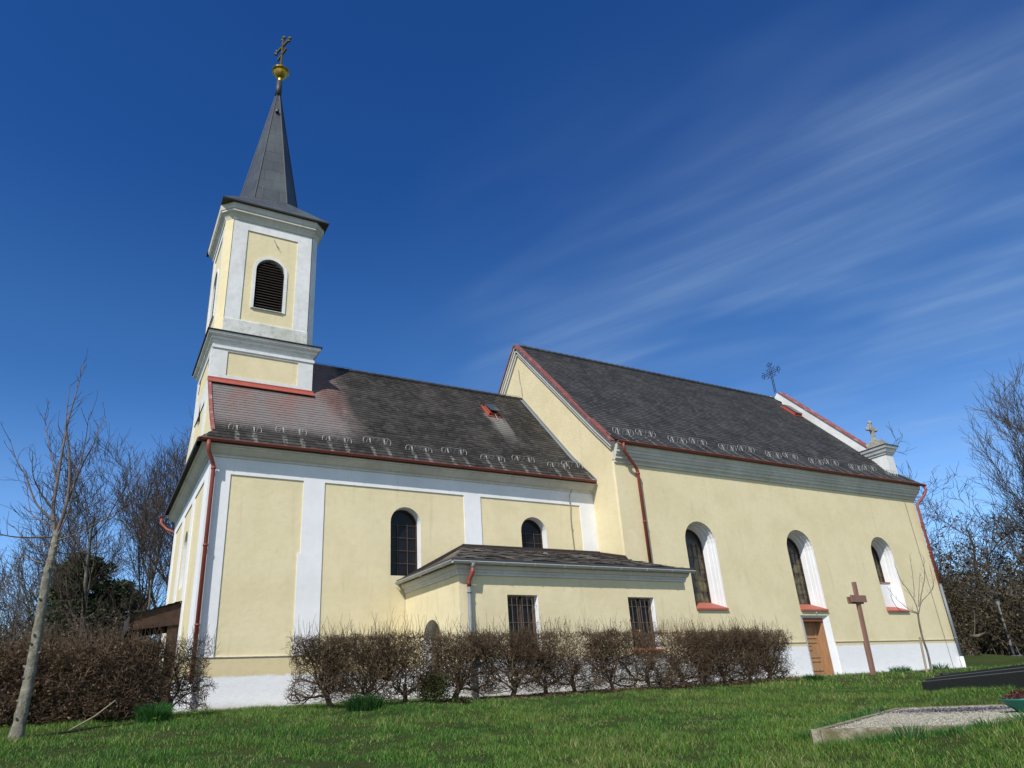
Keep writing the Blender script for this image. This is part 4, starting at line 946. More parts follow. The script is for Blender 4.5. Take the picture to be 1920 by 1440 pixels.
# paving strip along the wall foot
mb = MB()
for x0, x1, y0, y1 in ((-.5, 5.70, -.42, -.03), (5.2, 13.75, -4.0, -3.54), (13.3, 30.3, -1.80, -1.42)):
    x = x0
    while x < x1-.1:
        x2 = min(x+.98, x1); z = float(ground_z(x, y0))+.015; mb.box(x, x2-.015, y0, y1, z-.1, z+.02+rng.uniform(-.006, .006)); x += 1.0
tag(mb.build('paving_strip', M['cement']), kind='structure')

# grass blades: one dense sheet over the visible lawn
def in_keepout(x, y):
    k = (y > -.45) & (x > -.5) & (x < 31)
    k |= (y > -4.0) & (x > 5.2) & (x < 13.8); k |= (y > -1.85) & (x > 13)
    return k
def quadmask(x, y, Q):
    m = np.ones_like(x, bool)
    for i in range(4):
        a, b = Q[i], Q[(i+1) % 4]; m &= ((b[0]-a[0])*(y-a[1])-(b[1]-a[1])*(x-a[0])) > 0
    return m
GQ = [(5.53, -13.26), (8.9, -16.7), (13.3, -14.4), (10.53, -11.06)]      # gravel grave, corner points
BQ = [(15.41, -8.62), (14.1, -11.2), (15.5, -12.1), (17.0, -9.5)]        # black grave
def grass(n, smin, smax, power, hmin, hmax, seed, wid, name, label):
    g_ = np.random.default_rng(seed)
    s = smin+(smax-smin)*g_.random(n)**power
    az = np.radians(g_.uniform(-13, 74, n))
    x = -2.235+s*np.sin(az); y = -19.572+s*np.cos(az)
    # clumping
    cl = np.sin(x*3.1+np.sin(y*2.3)*1.7)*np.sin(y*3.7+np.sin(x*1.9)*1.3)+.6*np.sin(x*8.3+y*5.1)*np.sin(y*9.7-x*4.2)
    keep = (~in_keepout(x, y)) & (~quadmask(x, y, GQ)) & (~quadmask(x, y, BQ)) & (g_.random(n) < .62+.38*(cl > -.3))
    x, y, cl = x[keep], y[keep], cl[keep]; n = len(x)
    z = ground_z(x, y)-.01
    patch = .5+.5*np.sin(x*.9+2*np.sin(y*.7))*np.sin(y*1.1+1.5*np.sin(x*.6)+.7)
    h = g_.uniform(hmin, hmax, n)*(.58+.42*np.clip(cl, -1, 1)+.45*patch**2)
    th = g_.uniform(0, 2*np.pi, n); w_ = wid*g_.uniform(.6, 1.3, n)
    lean = g_.uniform(.15, 1.0, n)*h; la = g_.uniform(0, 2*np.pi, n)
    dxl, dyl = np.cos(la)*lean, np.sin(la)*lean
    B0 = np.stack([x-np.cos(th)*w_, y-np.sin(th)*w_, z], -1); B1 = np.stack([x+np.cos(th)*w_, y+np.sin(th)*w_, z], -1)
    M1 = np.stack([x+dxl*.35+np.cos(th)*w_*.7, y+dyl*.35+np.sin(th)*w_*.7, z+h*.6], -1); M0 = np.stack([x+dxl*.35-np.cos(th)*w_*.7, y+dyl*.35-np.sin(th)*w_*.7, z+h*.6], -1)
    T = np.stack([x+dxl, y+dyl, z+h*.95], -1)
    V = np.stack([B0, B1, M1, M0, T], 1).reshape(-1, 3); i = np.arange(n)*5
    F = np.concatenate([np.stack([i, i+1, i+2], -1), np.stack([i, i+2, i+3], -1), np.stack([i+3, i+2, i+4], -1)])
    o = raw_mesh(name, V, F, M['blades']); tag(o, label, 'grass', None, 'stuff')
    pal = np.array([[.026, .082, .012], [.055, .135, .017], [.115, .185, .030], [.095, .120, .028], [.25, .22, .10]])
    u = g_.random(n)+.62*(patch-.5)
    dry = (np.sin(x*1.7+1.1*np.sin(y*2.1))*np.sin(y*2.6+.9*np.sin(x*1.4)) > .45)
    idx = np.where(u < .26, 0, np.where(u < .62, 1, np.where(u < .85, 2, 3)))
    idx = np.where(g_.random(n) < (.035+.12*dry), 4, idx)
    c = pal[idx]*g_.uniform(1.1, 1.9, n)[:, None]
    c4 = np.concatenate([np.repeat(c, 5, 0), np.ones((n*5, 1))], 1)
    at = o.data.color_attributes.new('tint', 'FLOAT_COLOR', 'POINT'); at.data.foreach_set('color', c4.astype(np.float32).ravel())
    return o
grass(430000, 7.0, 22, 1.25, .05, .115, 5, .0034, 'lawn_grass', 'short spring lawn grass with dry straw patches sloping up to the church')
grass(60000, 20, 52, 1.1, .06, .14, 6, .012, 'far_grass', 'lawn grass further off around the church foot and the bank')

def tuft(x, y, n, r, h, seed, dark=.7, label='', name='grass_tuft', wid=.006, group=None):
    g_ = np.random.default_rng(seed); a = g_.uniform(0, 2*np.pi, n); q = r*np.sqrt(g_.random(n))*.8
    bx, by = x+q*np.cos(a), y+q*np.sin(a); bz = ground_z(bx, by)-.01
    hh = h*g_.uniform(.5, 1.1, n)*(1-.5*(q/r)**2); la = a+g_.uniform(-.6, .6, n); lean = hh*g_.uniform(.1, .75, n)
    th = g_.uniform(0, np.pi, n); w_ = wid
    B0 = np.stack([bx-np.cos(th)*w_, by-np.sin(th)*w_, bz], -1); B1 = np.stack([bx+np.cos(th)*w_, by+np.sin(th)*w_, bz], -1)
    M0 = np.stack([bx+np.cos(la)*lean*.35-np.cos(th)*w_, by+np.sin(la)*lean*.35-np.sin(th)*w_, bz+hh*.6], -1); M1 = M0+np.stack([np.cos(th)*2*w_, np.sin(th)*2*w_, 0*th], -1)
    T = np.stack([bx+np.cos(la)*lean, by+np.sin(la)*lean, bz+hh*.95], -1)
    V = np.stack([B0, B1, M1, M0, T], 1).reshape(-1, 3); i = np.arange(n)*5
    F = np.concatenate([np.stack([i, i+1, i+2], -1), np.stack([i, i+2, i+3], -1), np.stack([i+3, i+2, i+4], -1)])
    o = raw_mesh(name, V, F, M['blades'])
    c = np.array([[.020, .075, .016], [.03, .10, .02], [.05, .13, .03]])[g_.integers(0, 3, n)]*dark*1.5
    c4 = np.concatenate([np.repeat(c, 5, 0), np.ones((n*5, 1))], 1)
    at = o.data.color_attributes.new('tint', 'FLOAT_COLOR', 'POINT'); at.data.foreach_set('color', c4.astype(np.float32).ravel())
    tag(o, label, 'grass tuft', group)
    return o
tuft(2.55, -5.75, 900, .42, .34, 21, .5, 'large dark green grass tuft at the left end of the long hedge')
tuft(-1.12, -5.75, 1300, .30, .36, 22, .95, 'bright green grass tuft below the right end of the left hedge')
tuft(16.6, -4.7, 500, .35, .22, 23, .7, 'daffodil leaf clump in the grass left of the wooden nave door')
tuft(25.0, -2.0, 260, .45, .28, 24, .6, 'dark wispy grass tuft at the wall between wooden cross and sapling')
tuft(27.2, -2.2, 160, .35, .34, 25, .7, 'thin dry grass tuft at the foot of the sapling')
for k in range(9):
    t = (k+.5)/9; tuft(5.45+2.5*t-.10, -13.34-2.55*t-.10, 150, .26, .13+.04*(k % 3), 40+k, 1.0, 'long grass blades growing over the front kerb of the gravel grave', wid=.004, group='grass tufts along the front kerb')
for k in range(5):
    t = (k+.5)/5; tuft(5.53+5.0*t-.1, -13.26+2.2*t+.12, 170, .26, .17, 60+k, 1.0, 'grass tuft overgrowing the rear left kerb of the gravel grave', wid=.004, group='grass tufts along the rear kerb')
# small yellow and white flowers
def flower(x, y, h, label, mat, r=.02, group=None, cat='flower'):
    z = float(ground_z(x, y)); e = empty('lawn_flower', (x, y, z)); tag(e, label, cat, group)
    mb = MB(); mb.tube([(x, y, z-.01), (x+.006, y, z+h)], .003, 4); mb.build('stem', M['leaf_box'], e)
    mb = MB()
    for k in range(9):
        a = 2*pi*k/9; c_, s_ = cos(a), sin(a); p = Vector((x+.006, y, z+h))
        mb.add([p, p+Vector((c_*r*.6-s_*r*.3, s_*r*.6+c_*r*.3, r*.45)), p+Vector((c_*r, s_*r, r*.35)), p+Vector((c_*r*.6+s_*r*.3, s_*r*.6-c_*r*.3, r*.45))], [(0, 1, 2, 3)])
    mb.build('petals', mat, e)
FG = 'dandelions dotted in the lawn'
for x, y, lab in [(-1.88, -7.13, 'yellow dandelion just right of the young tree trunk foot'), (-3.16, -6.49, 'yellow dandelion left of the young tree, leftmost of all'),
                  (-.85, -6.9, 'yellow dandelion in the lawn nearest below the left hedge end'), (-.24, -5.3, 'yellow dandelion closest to the church corner'), (-.54, -6.26, 'yellow dandelion in the lawn below the church corner'),
                  (-1.18, -6.72, 'yellow dandelion left of the bright grass tuft below the hedge'), (-.12, -5.89, 'yellow dandelion right of the church corner in the lawn'),
                  (9.0, -6.0, 'yellow dandelion in the grass before the middle of the long hedge')]:
    flower(x, y, .13, lab, M['flower'], .034, FG)
for x, y, lab in [(16.45, -4.9, 'yellow daffodil at the right end of the hedge, left one of the pair'), (16.85, -4.8, 'yellow daffodil at the right end of the hedge, right one of the pair')]:
    flower(x, y, .26, lab, M['flower'], .055, 'daffodils beside the hedge end', 'daffodil')
for x, y, lab in [(.55, -6.0, 'white daisy in the lawn below the bare corner wall, left one'), (.95, -5.9, 'white daisy in the lawn below the bare corner wall, right one')]:
    flower(x, y, .12, lab, M['petalw'], .03, 'daisies in the lawn')
mb = MB(); mb.tube([(-1.42, -6.3, -.1), (-1.10, -6.05, .08), (-.83, -5.85, .30)], [.016, .013, .009], 6)
o = mb.build('fallen_branch', M['stake']); o.location.x = -.9; tag(o, 'thin pale dead stick leaning in the grass right of the young tree', 'stick')

# ================================================================== GRAVES
gr = empty('gravel_grave', (9, -12, -.7)); tag(gr, 'flat grave bed of beige gravel inside a weathered concrete kerb', 'grave')
z0 = -.45
def strip_edge(mb, A, B, wdt, zt, zb):
    A, B = Vector((*A, 0)), Vector((*B, 0)); d = (B-A).normalized(); n = Vector((-d.y, d.x, 0))*wdt
    P = [A, B, B+n, A+n]; mb.add([(p.x, p.y, zb) for p in P]+[(p.x, p.y, zt) for p in P], [(4, 5, 6, 7), (0, 1, 5, 4), (1, 2, 6, 5), (2, 3, 7, 6), (3, 0, 4, 7)])
mb = MB(); 
for i in range(4): strip_edge(mb, GQ[i], GQ[(i+1) % 4], .10, z0+.01-.001*i, z0-.75)
mb.build('kerb', M['kerb'], gr)
V = np.array([(*p, z0-.02) for p in GQ]); a_, b_, c_, d_ = V; n_ = 46; U, W_ = np.meshgrid(np.linspace(0, 1, n_), np.linspace(0, 1, n_)); U = U[..., None]; W_ = W_[..., None]
P = ((1-U)*(1-W_)*a_+U*(1-W_)*b_+U*W_*c_+(1-U)*W_*d_); P[..., 2] += nrg.uniform(-.004, .006, P.shape[:2])+.012*np.sin(P[..., 0]*2.1)*np.sin(P[..., 1]*1.7); P = P.reshape(-1, 3)
i = (np.arange(n_-1)[:, None]*n_+np.arange(n_-1)).reshape(-1); raw_mesh('gravel_surface', P, np.stack([i, i+1, i+n_+1, i+n_], -1), M['gravel'], gr, True)
# loose pebbles as real stones
g_ = np.random.default_rng(8); n = 16000; u, v = g_.random(n)**1.0, g_.random(n); P = ((1-u)*(1-v))[:, None]*a_+(u*(1-v))[:, None]*b_+(u*v)[:, None]*c_+((1-u)*v)[:, None]*d_
r = g_.uniform(.006, .014, n); oc = np.array([(1, 0, 0), (0, 1, 0), (-1, 0, 0), (0, -1, 0), (0, 0, .7), (0, 0, -.7)]); ro = g_.uniform(.6, 1.2, (n, 6, 1))
V = (P[:, None, :]+oc*r[:, None, None]*ro+np.array([0, 0, .012])); F = np.array([(0, 1, 4), (1, 2, 4), (2, 3, 4), (3, 0, 4)]); F = (np.arange(n)[:, None, None]*6+F).reshape(-1, 3)
m_ = m_leaf('gravel_stones', ((.22, .20, .15), (.36, .335, .26), (.52, .49, .40)), .9)
tag(raw_mesh('pebbles', V.reshape(-1, 3), F, m_, gr), kind='stuff')
g_ = np.random.default_rng(9); n = 2600; t = g_.random(n); ctr = np.array([(9.15, -12.55), (10.9, -12.45), (11.25, -12.75)]); P = np.zeros((n, 3))
t1 = g_.normal(0, .42, n); t2 = g_.normal(0, .10, n)*(1-.5*np.clip(abs(t1), 0, 1)); d1 = np.array([.70, -.71]); d2 = np.array([.71, .70])
P[:, :2] = np.array([9.6, -12.65])+t1[:, None]*d1+t2[:, None]*d2; P[:, 2] = z0+.01+g_.random(n)*.035
o = leaves('sedum_mat', P, .014, M['sedum'], None, 1.2, .3, 4); tag(o, 'low purple grey creeping sedum mat lying on the gravel grave', 'ground plant')
# green bowl with dark red heather
bx_, by_ = 9.55, -13.62
bw = empty('planter_bowl', (bx_, by_, z0)); tag(bw, 'green glazed bowl planted with dark red heather on the gravel', 'planter')
mb = MB(); mb.lathe([(0, 0), (.10, 0), (.11, .02), (.20, .09), (.26, .15), (.275, .17), (.265, .172), (.24, .15), (.0, .13)], (bx_, by_, z0), 32); mb.build('bowl', M['greenbowl'], bw, True)
g_ = np.random.default_rng(12); n = 1500; a = g_.uniform(0, 2*pi, n); q = .23*np.sqrt(g_.random(n)); P = np.stack([bx_+q*np.cos(a), by_+q*np.sin(a), z0+.14+g_.random(n)*.16*(1.1-q/.25)], -1); leaves('heather', P, .013, M['heather'], bw, 2.0, 0, 3)

bg_ = empty('granite_grave', (15.4, -9.5, -.35)); tag(bg_, 'polished black granite grave slab with stepped edge standing in the lawn', 'grave')
def prism(mb, Q, zs_lo, zs_hi):
    mb.add([(p[0], p[1], z) for p, z in zip(Q, zs_lo)]+[(p[0], p[1], z) for p, z in zip(Q, zs_hi)], [(4, 5, 6, 7), (0, 1, 5, 4), (1, 2, 6, 5), (2, 3, 7, 6), (3, 0, 4, 7)])
def inset(Q, e):
    c = (sum(p[0] for p in Q)/4, sum(p[1] for p in Q)/4); out_ = []
    for p in Q: d = Vector((c[0]-p[0], c[1]-p[1])); L = d.length; d.normalize(); out_.append((p[0]+d.x*e, p[1]+d.y*e))
    return out_
BQ2 = [(15.41, -8.62), (13.6, -12.2), (15.3, -13.0), (17.1, -9.4)]
zt = [-.105, .075, .085, -.09]
def rise(zs, k): return [z+k for z in zs]
mb = MB(); prism(mb, BQ2, [-.8]*4, zt); mb.build('base_slab', M['granite'], bg_)
mb = MB(); prism(mb, inset(BQ2, .13), rise(zt, .0), rise(zt, .065)); mb.build('cover_slab', M['granite'], bg_)
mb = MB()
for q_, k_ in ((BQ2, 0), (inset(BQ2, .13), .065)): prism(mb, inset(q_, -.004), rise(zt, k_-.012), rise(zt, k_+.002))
mb.build('edge_highlight', M['graniteedge'], bg_)  # thin pale strips: highlight of the slab edges painted as colour
mb = MB(); prism(mb, inset(BQ2, .36), rise(zt, .065), rise(zt, .11)); mb.build('upper_slab', M['granite'], bg_)
ln = empty('grave_bench', (15.75, -9.1, -.05)); tag(ln, 'low dark iron flower rack on the left end of the black grave', 'rack')
mb = MB(); mb.obox((15.80, -9.15, .05), (.16, -.22, 0), (.07, .05, 0), (0, 0, .012)); mb.build('rack_top', M['iron'], ln)
for sx, sy in ((15.68, -8.98), (15.92, -9.30)): mb = MB(); mb.box(sx-.02, sx+.02, sy-.02, sy+.02, -.06, .04); mb.build('leg', M['iron'], ln)

# ================================================================== WOODEN CROSS, SAPLING
cr = empty('wooden_cross', (21.0, -3.6, 0)); tag(cr, 'tall plain brown wooden cross standing before the nave wall', 'cross')
def lean_box(mb, xa, xb, xc, xd, y0, y1, za, zb):
    mb.add([(xa, y0, za), (xb, y0, za), (xb, y1, za), (xa, y1, za), (xc, y0, zb), (xd, y0, zb), (xd, y1, zb), (xc, y1, zb)], [(3, 2, 1, 0), (4, 5, 6, 7), (0, 1, 5, 4), (1, 2, 6, 5), (2, 3, 7, 6), (3, 0, 4, 7)])
mb = MB(); lean_box(mb, 20.95, 21.09, 21.09, 21.235, -3.645, -3.555, .0, 3.09); mb.build('post', M['crosswood'], cr)
mb = MB(); lean_box(mb, 21.02, 21.15, 21.06, 21.19, -3.553, -3.47, -.3, 1.14); lean_box(mb, 20.94, 21.08, 20.95, 21.09, -3.645, -3.555, -.3, .0); mb.build('foot_post', M['crosswood'], cr)
mb = MB(); mb.box(20.70, 21.49, -3.70, -3.646, 2.40, 2.63); mb.box(20.71, 21.51, -3.553, -3.50, 2.36, 2.59); mb.build('crossbar', M['crosswood'], cr)
st = MB(); st.tube([(22.87, -4.25, -0.16), (23.03, -4.25, 1.19)], [.036, .034], 10); tag(st.build('tree_stake', M['stake']), 'round pale wooden stake beside the sapling', 'stake')

def smooth_poly(P, n=4):
    P = np.asarray(P, float); out_ = []
    for i in range(len(P)-1):
        p0, p1, p2, p3 = P[max(i-1, 0)], P[i], P[i+1], P[min(i+2, len(P)-1)]
        for k in range(n):
            t = k/n; out_.append(.5*((2*p1)+(-p0+p2)*t+(2*p0-5*p1+4*p2-p3)*t*t+(-p0+3*p1-3*p2+p3)*t**3))
    out_.append(P[-1]); return np.array(out_)
def limb(P, r0, r1, n=4):
    Q = smooth_poly(P, n); return (Q, np.linspace(r0, r1, len(Q)))
def side_twigs(polys, L, r, every, seed, up=.5, sub=.4, wig=.15):
    g_ = np.random.default_rng(seed); out_ = []
    for P, rr in polys:
        d = np.gradient(P, axis=0)
        for i in range(2, len(P)):
            if g_.random() > every: continue
            t = d[i]/(np.linalg.norm(d[i])+1e-9); s = g_.normal(size=3); s -= t*s.dot(t); s /= np.linalg.norm(s)
            v = t*.75+s*.8+np.array([0, 0, up]); v /= np.linalg.norm(v); l_ = L*g_.uniform(.3, 1.0); k = 5; Q = [P[i]]
            for _ in range(k-1): v = v+g_.normal(size=3)*wig+np.array([0, 0, .12]); v /= np.linalg.norm(v); Q.append(Q[-1]+v*l_/(k-1))
            out_.append((np.array(Q), np.linspace(r, r*.4, k)))
            if g_.random() < sub:
                j = g_.integers(1, k-1); s2 = g_.normal(size=3)*.6+v; s2 /= np.linalg.norm(s2); out_.append((np.array([Q[j], Q[j]+s2*l_*.25, Q[j]+s2*l_*.45+np.array([0, 0, .03])]), np.array([r*.6, r*.5, r*.3])))
    return out_
sap = empty('sapling', (23.24, -4.20, 0.11)); tag(sap, 'slim leafless sapling planted in front of the nave end wall', 'young tree')
tubes([limb([(23.24, -4.20, 0.02), (23.32, -4.20, 0.66), (23.27, -4.20, 1.15), (23.32, -4.20, 1.69), (23.39, -4.20, 1.97)], .038, .027)], 'trunk', M['bark_grey'], sap, 8)
SB = [[(23.39, -4.20, 1.92), (23.46, -4.18, 2.25), (23.37, -4.17, 2.55), (23.24, -4.15, 2.83), (23.03, -4.13, 3.12), (22.99, -4.12, 3.47), (22.95, -4.10, 3.65)],
      [(23.39, -4.20, 1.92), (23.69, -4.23, 2.33), (24.06, -4.25, 2.55), (24.47, -4.27, 2.78), (24.84, -4.30, 3.23)], [(23.60, -4.20, 2.23), (23.93, -4.25, 2.77), (24.22, -4.30, 3.21), (24.31, -4.35, 3.65), (24.36, -4.40, 3.92)],
      [(23.37, -4.20, 1.97), (22.88, -4.28, 2.02), (22.21, -4.35, 2.04), (21.80, -4.43, 2.32), (21.63, -4.50, 2.52)], [(23.36, -4.20, 2.01), (23.02, -4.13, 2.14), (22.62, -4.07, 2.46), (22.34, -4.00, 2.90)],
      [(23.40, -4.20, 2.51), (23.49, -4.23, 2.76), (23.62, -4.25, 3.29), (23.67, -4.27, 3.65), (23.67, -4.30, 3.87)], [(24.42, -4.30, 2.77), (24.65, -4.30, 3.00), (24.76, -4.30, 3.68)], [(23.52, -4.20, 2.20), (24.00, -4.10, 2.79), (24.55, -4.00, 3.45)]]
SP = [limb(b, .018 if i < 4 else .013, .005) for i, b in enumerate(SB)]
tubes(SP+side_twigs(SP, .35, .005, .35, 5), 'branches', M['bark_grey'], sap, 5)

yt = empty('young_tree', (-2.96, -6.95, -.2)); tag(yt, 'young leafless tree with pale knobbly trunk standing alone on the left lawn', 'tree')
TP = smooth_poly([(-2.985, -6.95, -.45), (-2.96, -6.95, -.05), (-2.94, -6.95, .56), (-2.94, -6.95, 1.3), (-2.955, -6.95, 2.07), (-2.94, -6.95, 2.41), (-2.93, -6.95, 2.78)], 8)
tr = np.interp(np.linspace(0, 1, len(TP)), [0, .12, .2, .5, .8, 1], [.135, .108, .082, .068, .054, .046])
tr = tr*(1+.05*np.sin(np.arange(len(tr))*1.9)+.04*nrg.normal(size=len(tr)))
kn = []
for k in range(16):
    z = .15+k*.16+rng.uniform(-.05, .05); a = rng.uniform(0, 6.28); rr = .074-.007*z
    kn.append((np.array([(-2.945+cos(a)*rr*.55, -6.95+sin(a)*rr*.55, z-.015), (-2.945+cos(a)*(rr+.012), -6.95+sin(a)*(rr+.012), z), (-2.945+cos(a)*(rr+.035), -6.95+sin(a)*(rr+.035), z+.012)]), np.array([.032, .020, .008])))
tubes([(TP, tr)]+kn, 'trunk', M['bark_pale'], yt, 14)
YB = [[(-2.93, -6.95, 2.66), (-3.04, -6.92, 3.12), (-3.06, -6.9, 3.63), (-3.07, -6.88, 4.17), (-3.07, -6.85, 4.67), (-3.03, -6.82, 5.25), (-3.01, -6.8, 5.75)],
      [(-2.94, -6.95, 2.70), (-2.87, -7.0, 3.21), (-2.9, -7.05, 3.7), (-2.99, -7.1, 4.15), (-3.08, -7.15, 4.51), (-3.12, -7.2, 5.13)], [(-2.88, -7.0, 3.12), (-2.76, -6.9, 3.85), (-2.65, -6.8, 4.29), (-2.6, -6.7, 4.63), (-2.54, -6.6, 4.86)],
      [(-3.01, -6.95, 2.94), (-3.28, -6.89, 3.2), (-3.51, -6.82, 3.66), (-3.67, -6.76, 3.89), (-3.84, -6.7, 4.28)], [(-3.02, -6.9, 3.08), (-3.27, -7.03, 3.39), (-3.39, -7.17, 3.62), (-3.44, -7.3, 3.94)],
      [(-3.05, -6.9, 3.54), (-3.19, -6.77, 3.94), (-3.34, -6.63, 4.41), (-3.46, -6.5, 4.87)], [(-2.96, -6.95, 2.69), (-3.25, -7.07, 2.64), (-3.49, -7.18, 2.62), (-3.73, -7.3, 2.65), (-4.1, -7.4, 2.75)],
      [(-2.92, -6.95, 2.63), (-2.7, -7.1, 2.7), (-2.45, -7.25, 2.84), (-2.16, -7.4, 3.03)], [(-2.97, -6.95, 2.85), (-3.17, -6.8, 2.96), (-3.35, -6.65, 3.12), (-3.49, -6.5, 3.56)],
      [(-2.81, -6.95, 3.5), (-2.76, -7.12, 4.17), (-2.77, -7.3, 4.6)], [(-2.95, -6.95, 2.54), (-3.17, -6.83, 2.56), (-3.39, -6.72, 2.7), (-3.54, -6.6, 2.89)], [(-2.93, -6.95, 2.24), (-3.19, -6.68, 2.37), (-3.45, -6.4, 2.49)],
      [(-2.88, -6.95, 2.45), (-2.6, -6.7, 2.5), (-2.3, -6.5, 2.75)], [(-2.93, -6.95, 2.62), (-2.8, -7.2, 3.2), (-2.84, -7.4, 3.9)]]
YP = [limb(b, [.031, .030, .018, .019, .014, .013, .014, .014, .013, .011, .010, .009, .009, .013][i], .004, 5) for i, b in enumerate(YB)]
tubes(YP, 'limbs', M['bark_paleb'], yt, 7)
t1 = side_twigs(YP, .42, .0045, .62, 31, .35, .5); tubes(t1+side_twigs(t1, .14, .003, .35, 32, .2, 0), 'twigs', M['twig_brown'], yt, 4)

# ================================================================== HEDGES
def clip_box(P, box, g_):
    x0, x1, y0, y1, z0, z1 = box
    for i, p in enumerate(P):
        if not (x0 <= p[0] <= x1 and y0 <= p[1] <= y1 and p[2] >= z0 and p[2] <= z1+g_.normal(0, .025)): return max(i, 2)
    return len(P)
def hedge_plant(seed, hw, top, density=1.0, fork=.38, lean=0, dy=.42, low=.10):
    g_ = np.random.default_rng(seed); polys = []; stems = []
    box = (-hw, hw, -dy, dy, low, top)
    def grow(p, v, L, r, lev):
        n = max(4, int(L/.07)); Q = [np.array(p)]; v = np.array(v, float)
        for _ in range(n-1):
            v = v+g_.normal(size=3)*(.26 if lev else .20); v[1] -= .25*Q[-1][1]*(1 if lev < 2 else 0)
            if lev < 2: v[2] += .05
            v /= np.linalg.norm(v); Q.append(Q[-1]+v*L/(n-1))
        Q = np.array(Q); k = clip_box(Q, box, g_) if lev else n; Q = Q[:k]; r1 = r*(.55 if lev < 3 else .4)
        (stems if lev < 1 else polys).append((Q, np.linspace(r, r1, len(Q))))
        if lev >= 4: return
        nc = [0, 7, 6, 5, 0][lev] if lev else 0
        nc = int(round(nc*density*(1+.45*(Q[-1][2] > .65*top))))
        for c in range(nc):
            i = g_.integers(1, len(Q)); t = Q[i]-Q[i-1]; t /= np.linalg.norm(t)+1e-9; s = g_.normal(size=3); s[1] *= .7; s -= t*s.dot(t); s /= np.linalg.norm(s)+1e-9
            nv = t*g_.uniform(.3, .9)+s*g_.uniform(.5, 1.0)+np.array([0, 0, g_.uniform(-.1, .42)]); grow(Q[i], nv/np.linalg.norm(nv), L*g_.uniform(.42, .72), max(.0028, r*g_.uniform(.40, .6)), lev+1)
    n = 8; base = np.array([0, 0, -.15]); v = np.array([lean, 0, 1.0]); Q = [base]
    for _ in range(n-1): v = v+g_.normal(size=3)*.16*np.array([1, .5, .3]); v /= np.linalg.norm(v); Q.append(Q[-1]+v*(fork+.15)/(n-1))
    Q = np.array(Q); r0 = g_.uniform(.045, .062); stems.append((Q, np.linspace(r0*1.15, r0*.85, n)))
    kk = g_.integers(5, 8)
    for c in range(kk):
        a = (c+.5)/kk*2-1; nv = np.array([a*1.25+g_.normal(0, .15), g_.normal(0, .4), g_.uniform(.25, 1.0)+.5*(1-abs(a))]); i = g_.integers(4, n); L = top-Q[i][2]; grow(Q[i], nv/np.linalg.norm(nv), L*g_.uniform(.75, 1.15), r0*g_.uniform(.35, .6), 1)
    for _ in range(int(560*density*hw/.7)):
        p = np.array([g_.uniform(-hw, hw), g_.uniform(-dy, dy), g_.uniform(low, top*.75)]); v = np.array([g_.normal(0, 1), g_.normal(0, .5), g_.normal(.1, .45)]); v /= np.linalg.norm(v); L = g_.uniform(.14, .6); Q = [p]
        for _ in range(5): v = v+g_.normal(size=3)*.32; v /= np.linalg.norm(v); Q.append(Q[-1]+v*L/5)
        Q = np.array(Q); Q = Q[:clip_box(Q, box, g_)]
        if len(Q) > 2: polys.append((Q, np.linspace(g_.uniform(.003, .0065), .0025, len(Q))))
    # short annual shoots at the clipped top and a dense crust under it
    nt_ = int(300*density*hw/.7)
    for _ in range(nt_):
        p = np.array([g_.uniform(-hw, hw), g_.uniform(-dy, dy), top-g_.uniform(.02, .36)]); v = np.array([g_.normal(0, .5), g_.normal(0, .5), g_.uniform(-.2, 1.0)]); v /= np.linalg.norm(v); L = g_.uniform(.1, .28); Q = [p]
        for _ in range(3): v = v+g_.normal(size=3)*.3; v /= np.linalg.norm(v); Q.append(Q[-1]+v*L/3)
        Q = np.array(Q); Q[:, 2] = np.minimum(Q[:, 2], top+.03); polys.append((Q, np.linspace(.0045, .0025, 4)))
    for _ in range(int(70*density*hw/.7)):
        p = np.array([g_.uniform(-hw, hw), g_.uniform(-dy, dy), top-.06]); L = g_.uniform(.08, .56)*g_.uniform(.35, 1); v = np.array([g_.normal(0, .22), g_.normal(0, .2), 1]); Q = [p]
        for _ in range(4): v = v+np.array([g_.normal(0, .10), g_.normal(0, .1), 0]); Q.append(Q[-1]+v/np.linalg.norm(v)*(L+.05)/4)
        polys.append((np.array(Q), np.linspace(.0042, .0022, 5)))
    return stems, polys
HX = [2.18, 2.95, 3.75, 4.75, 6.25, 7.20, 8.00, 9.10, 10.25, 11.20, 12.00, 12.85, 13.65, 14.35]
variants = {}
def make_plant(key, seed, hw, top, dens, leafn=0, leafmat=None, leaf_hi=.5, fork=.38):
    e = empty('hedge_shrub'); st_, tw = hedge_plant(seed, hw, top, dens, fork)
    tubes(st_, 'stem', M['hedge_wood'], e, 7); tubes(tw, 'twigs', M['hedge_twig'], e, 3)
    if leafn:
        g_ = np.random.default_rng(seed+99); P = []
        tot = [q for q, _ in tw if len(q) > 2]
        for _ in range(leafn):
            q = tot[g_.integers(len(tot))]; p = q[g_.integers(1, len(q))]
            if p[2] > leaf_hi*top or g_.random() < .12: P.append(p+g_.normal(0, .01, 3))
        leaves('dry_leaves', P, .019, leafmat or M['leaf_brown'], e, 1.3, 0, seed)
    return e
def copy_tree(o, parent=None):
    c = o.copy(); COL.objects.link(c); c.parent = parent
    for ch in o.children: copy_tree(ch, c)
    return c
protos = [make_plant(0, 101, .9, 1.36, 1.0), make_plant(1, 112, .86, 1.36, 1.0), make_plant(2, 123, .82, 1.36, 1.0, 900), make_plant(3, 134, .82, 1.36, 1.0, 520), make_plant(4, 145, .86, 1.36, 1.05)]
used = set()
ordn = ['first', 'second', 'third', 'fourth', 'fifth', 'sixth', 'seventh', 'eighth', 'ninth', 'tenth', 'eleventh', 'twelfth', 'thirteenth', 'fourteenth']
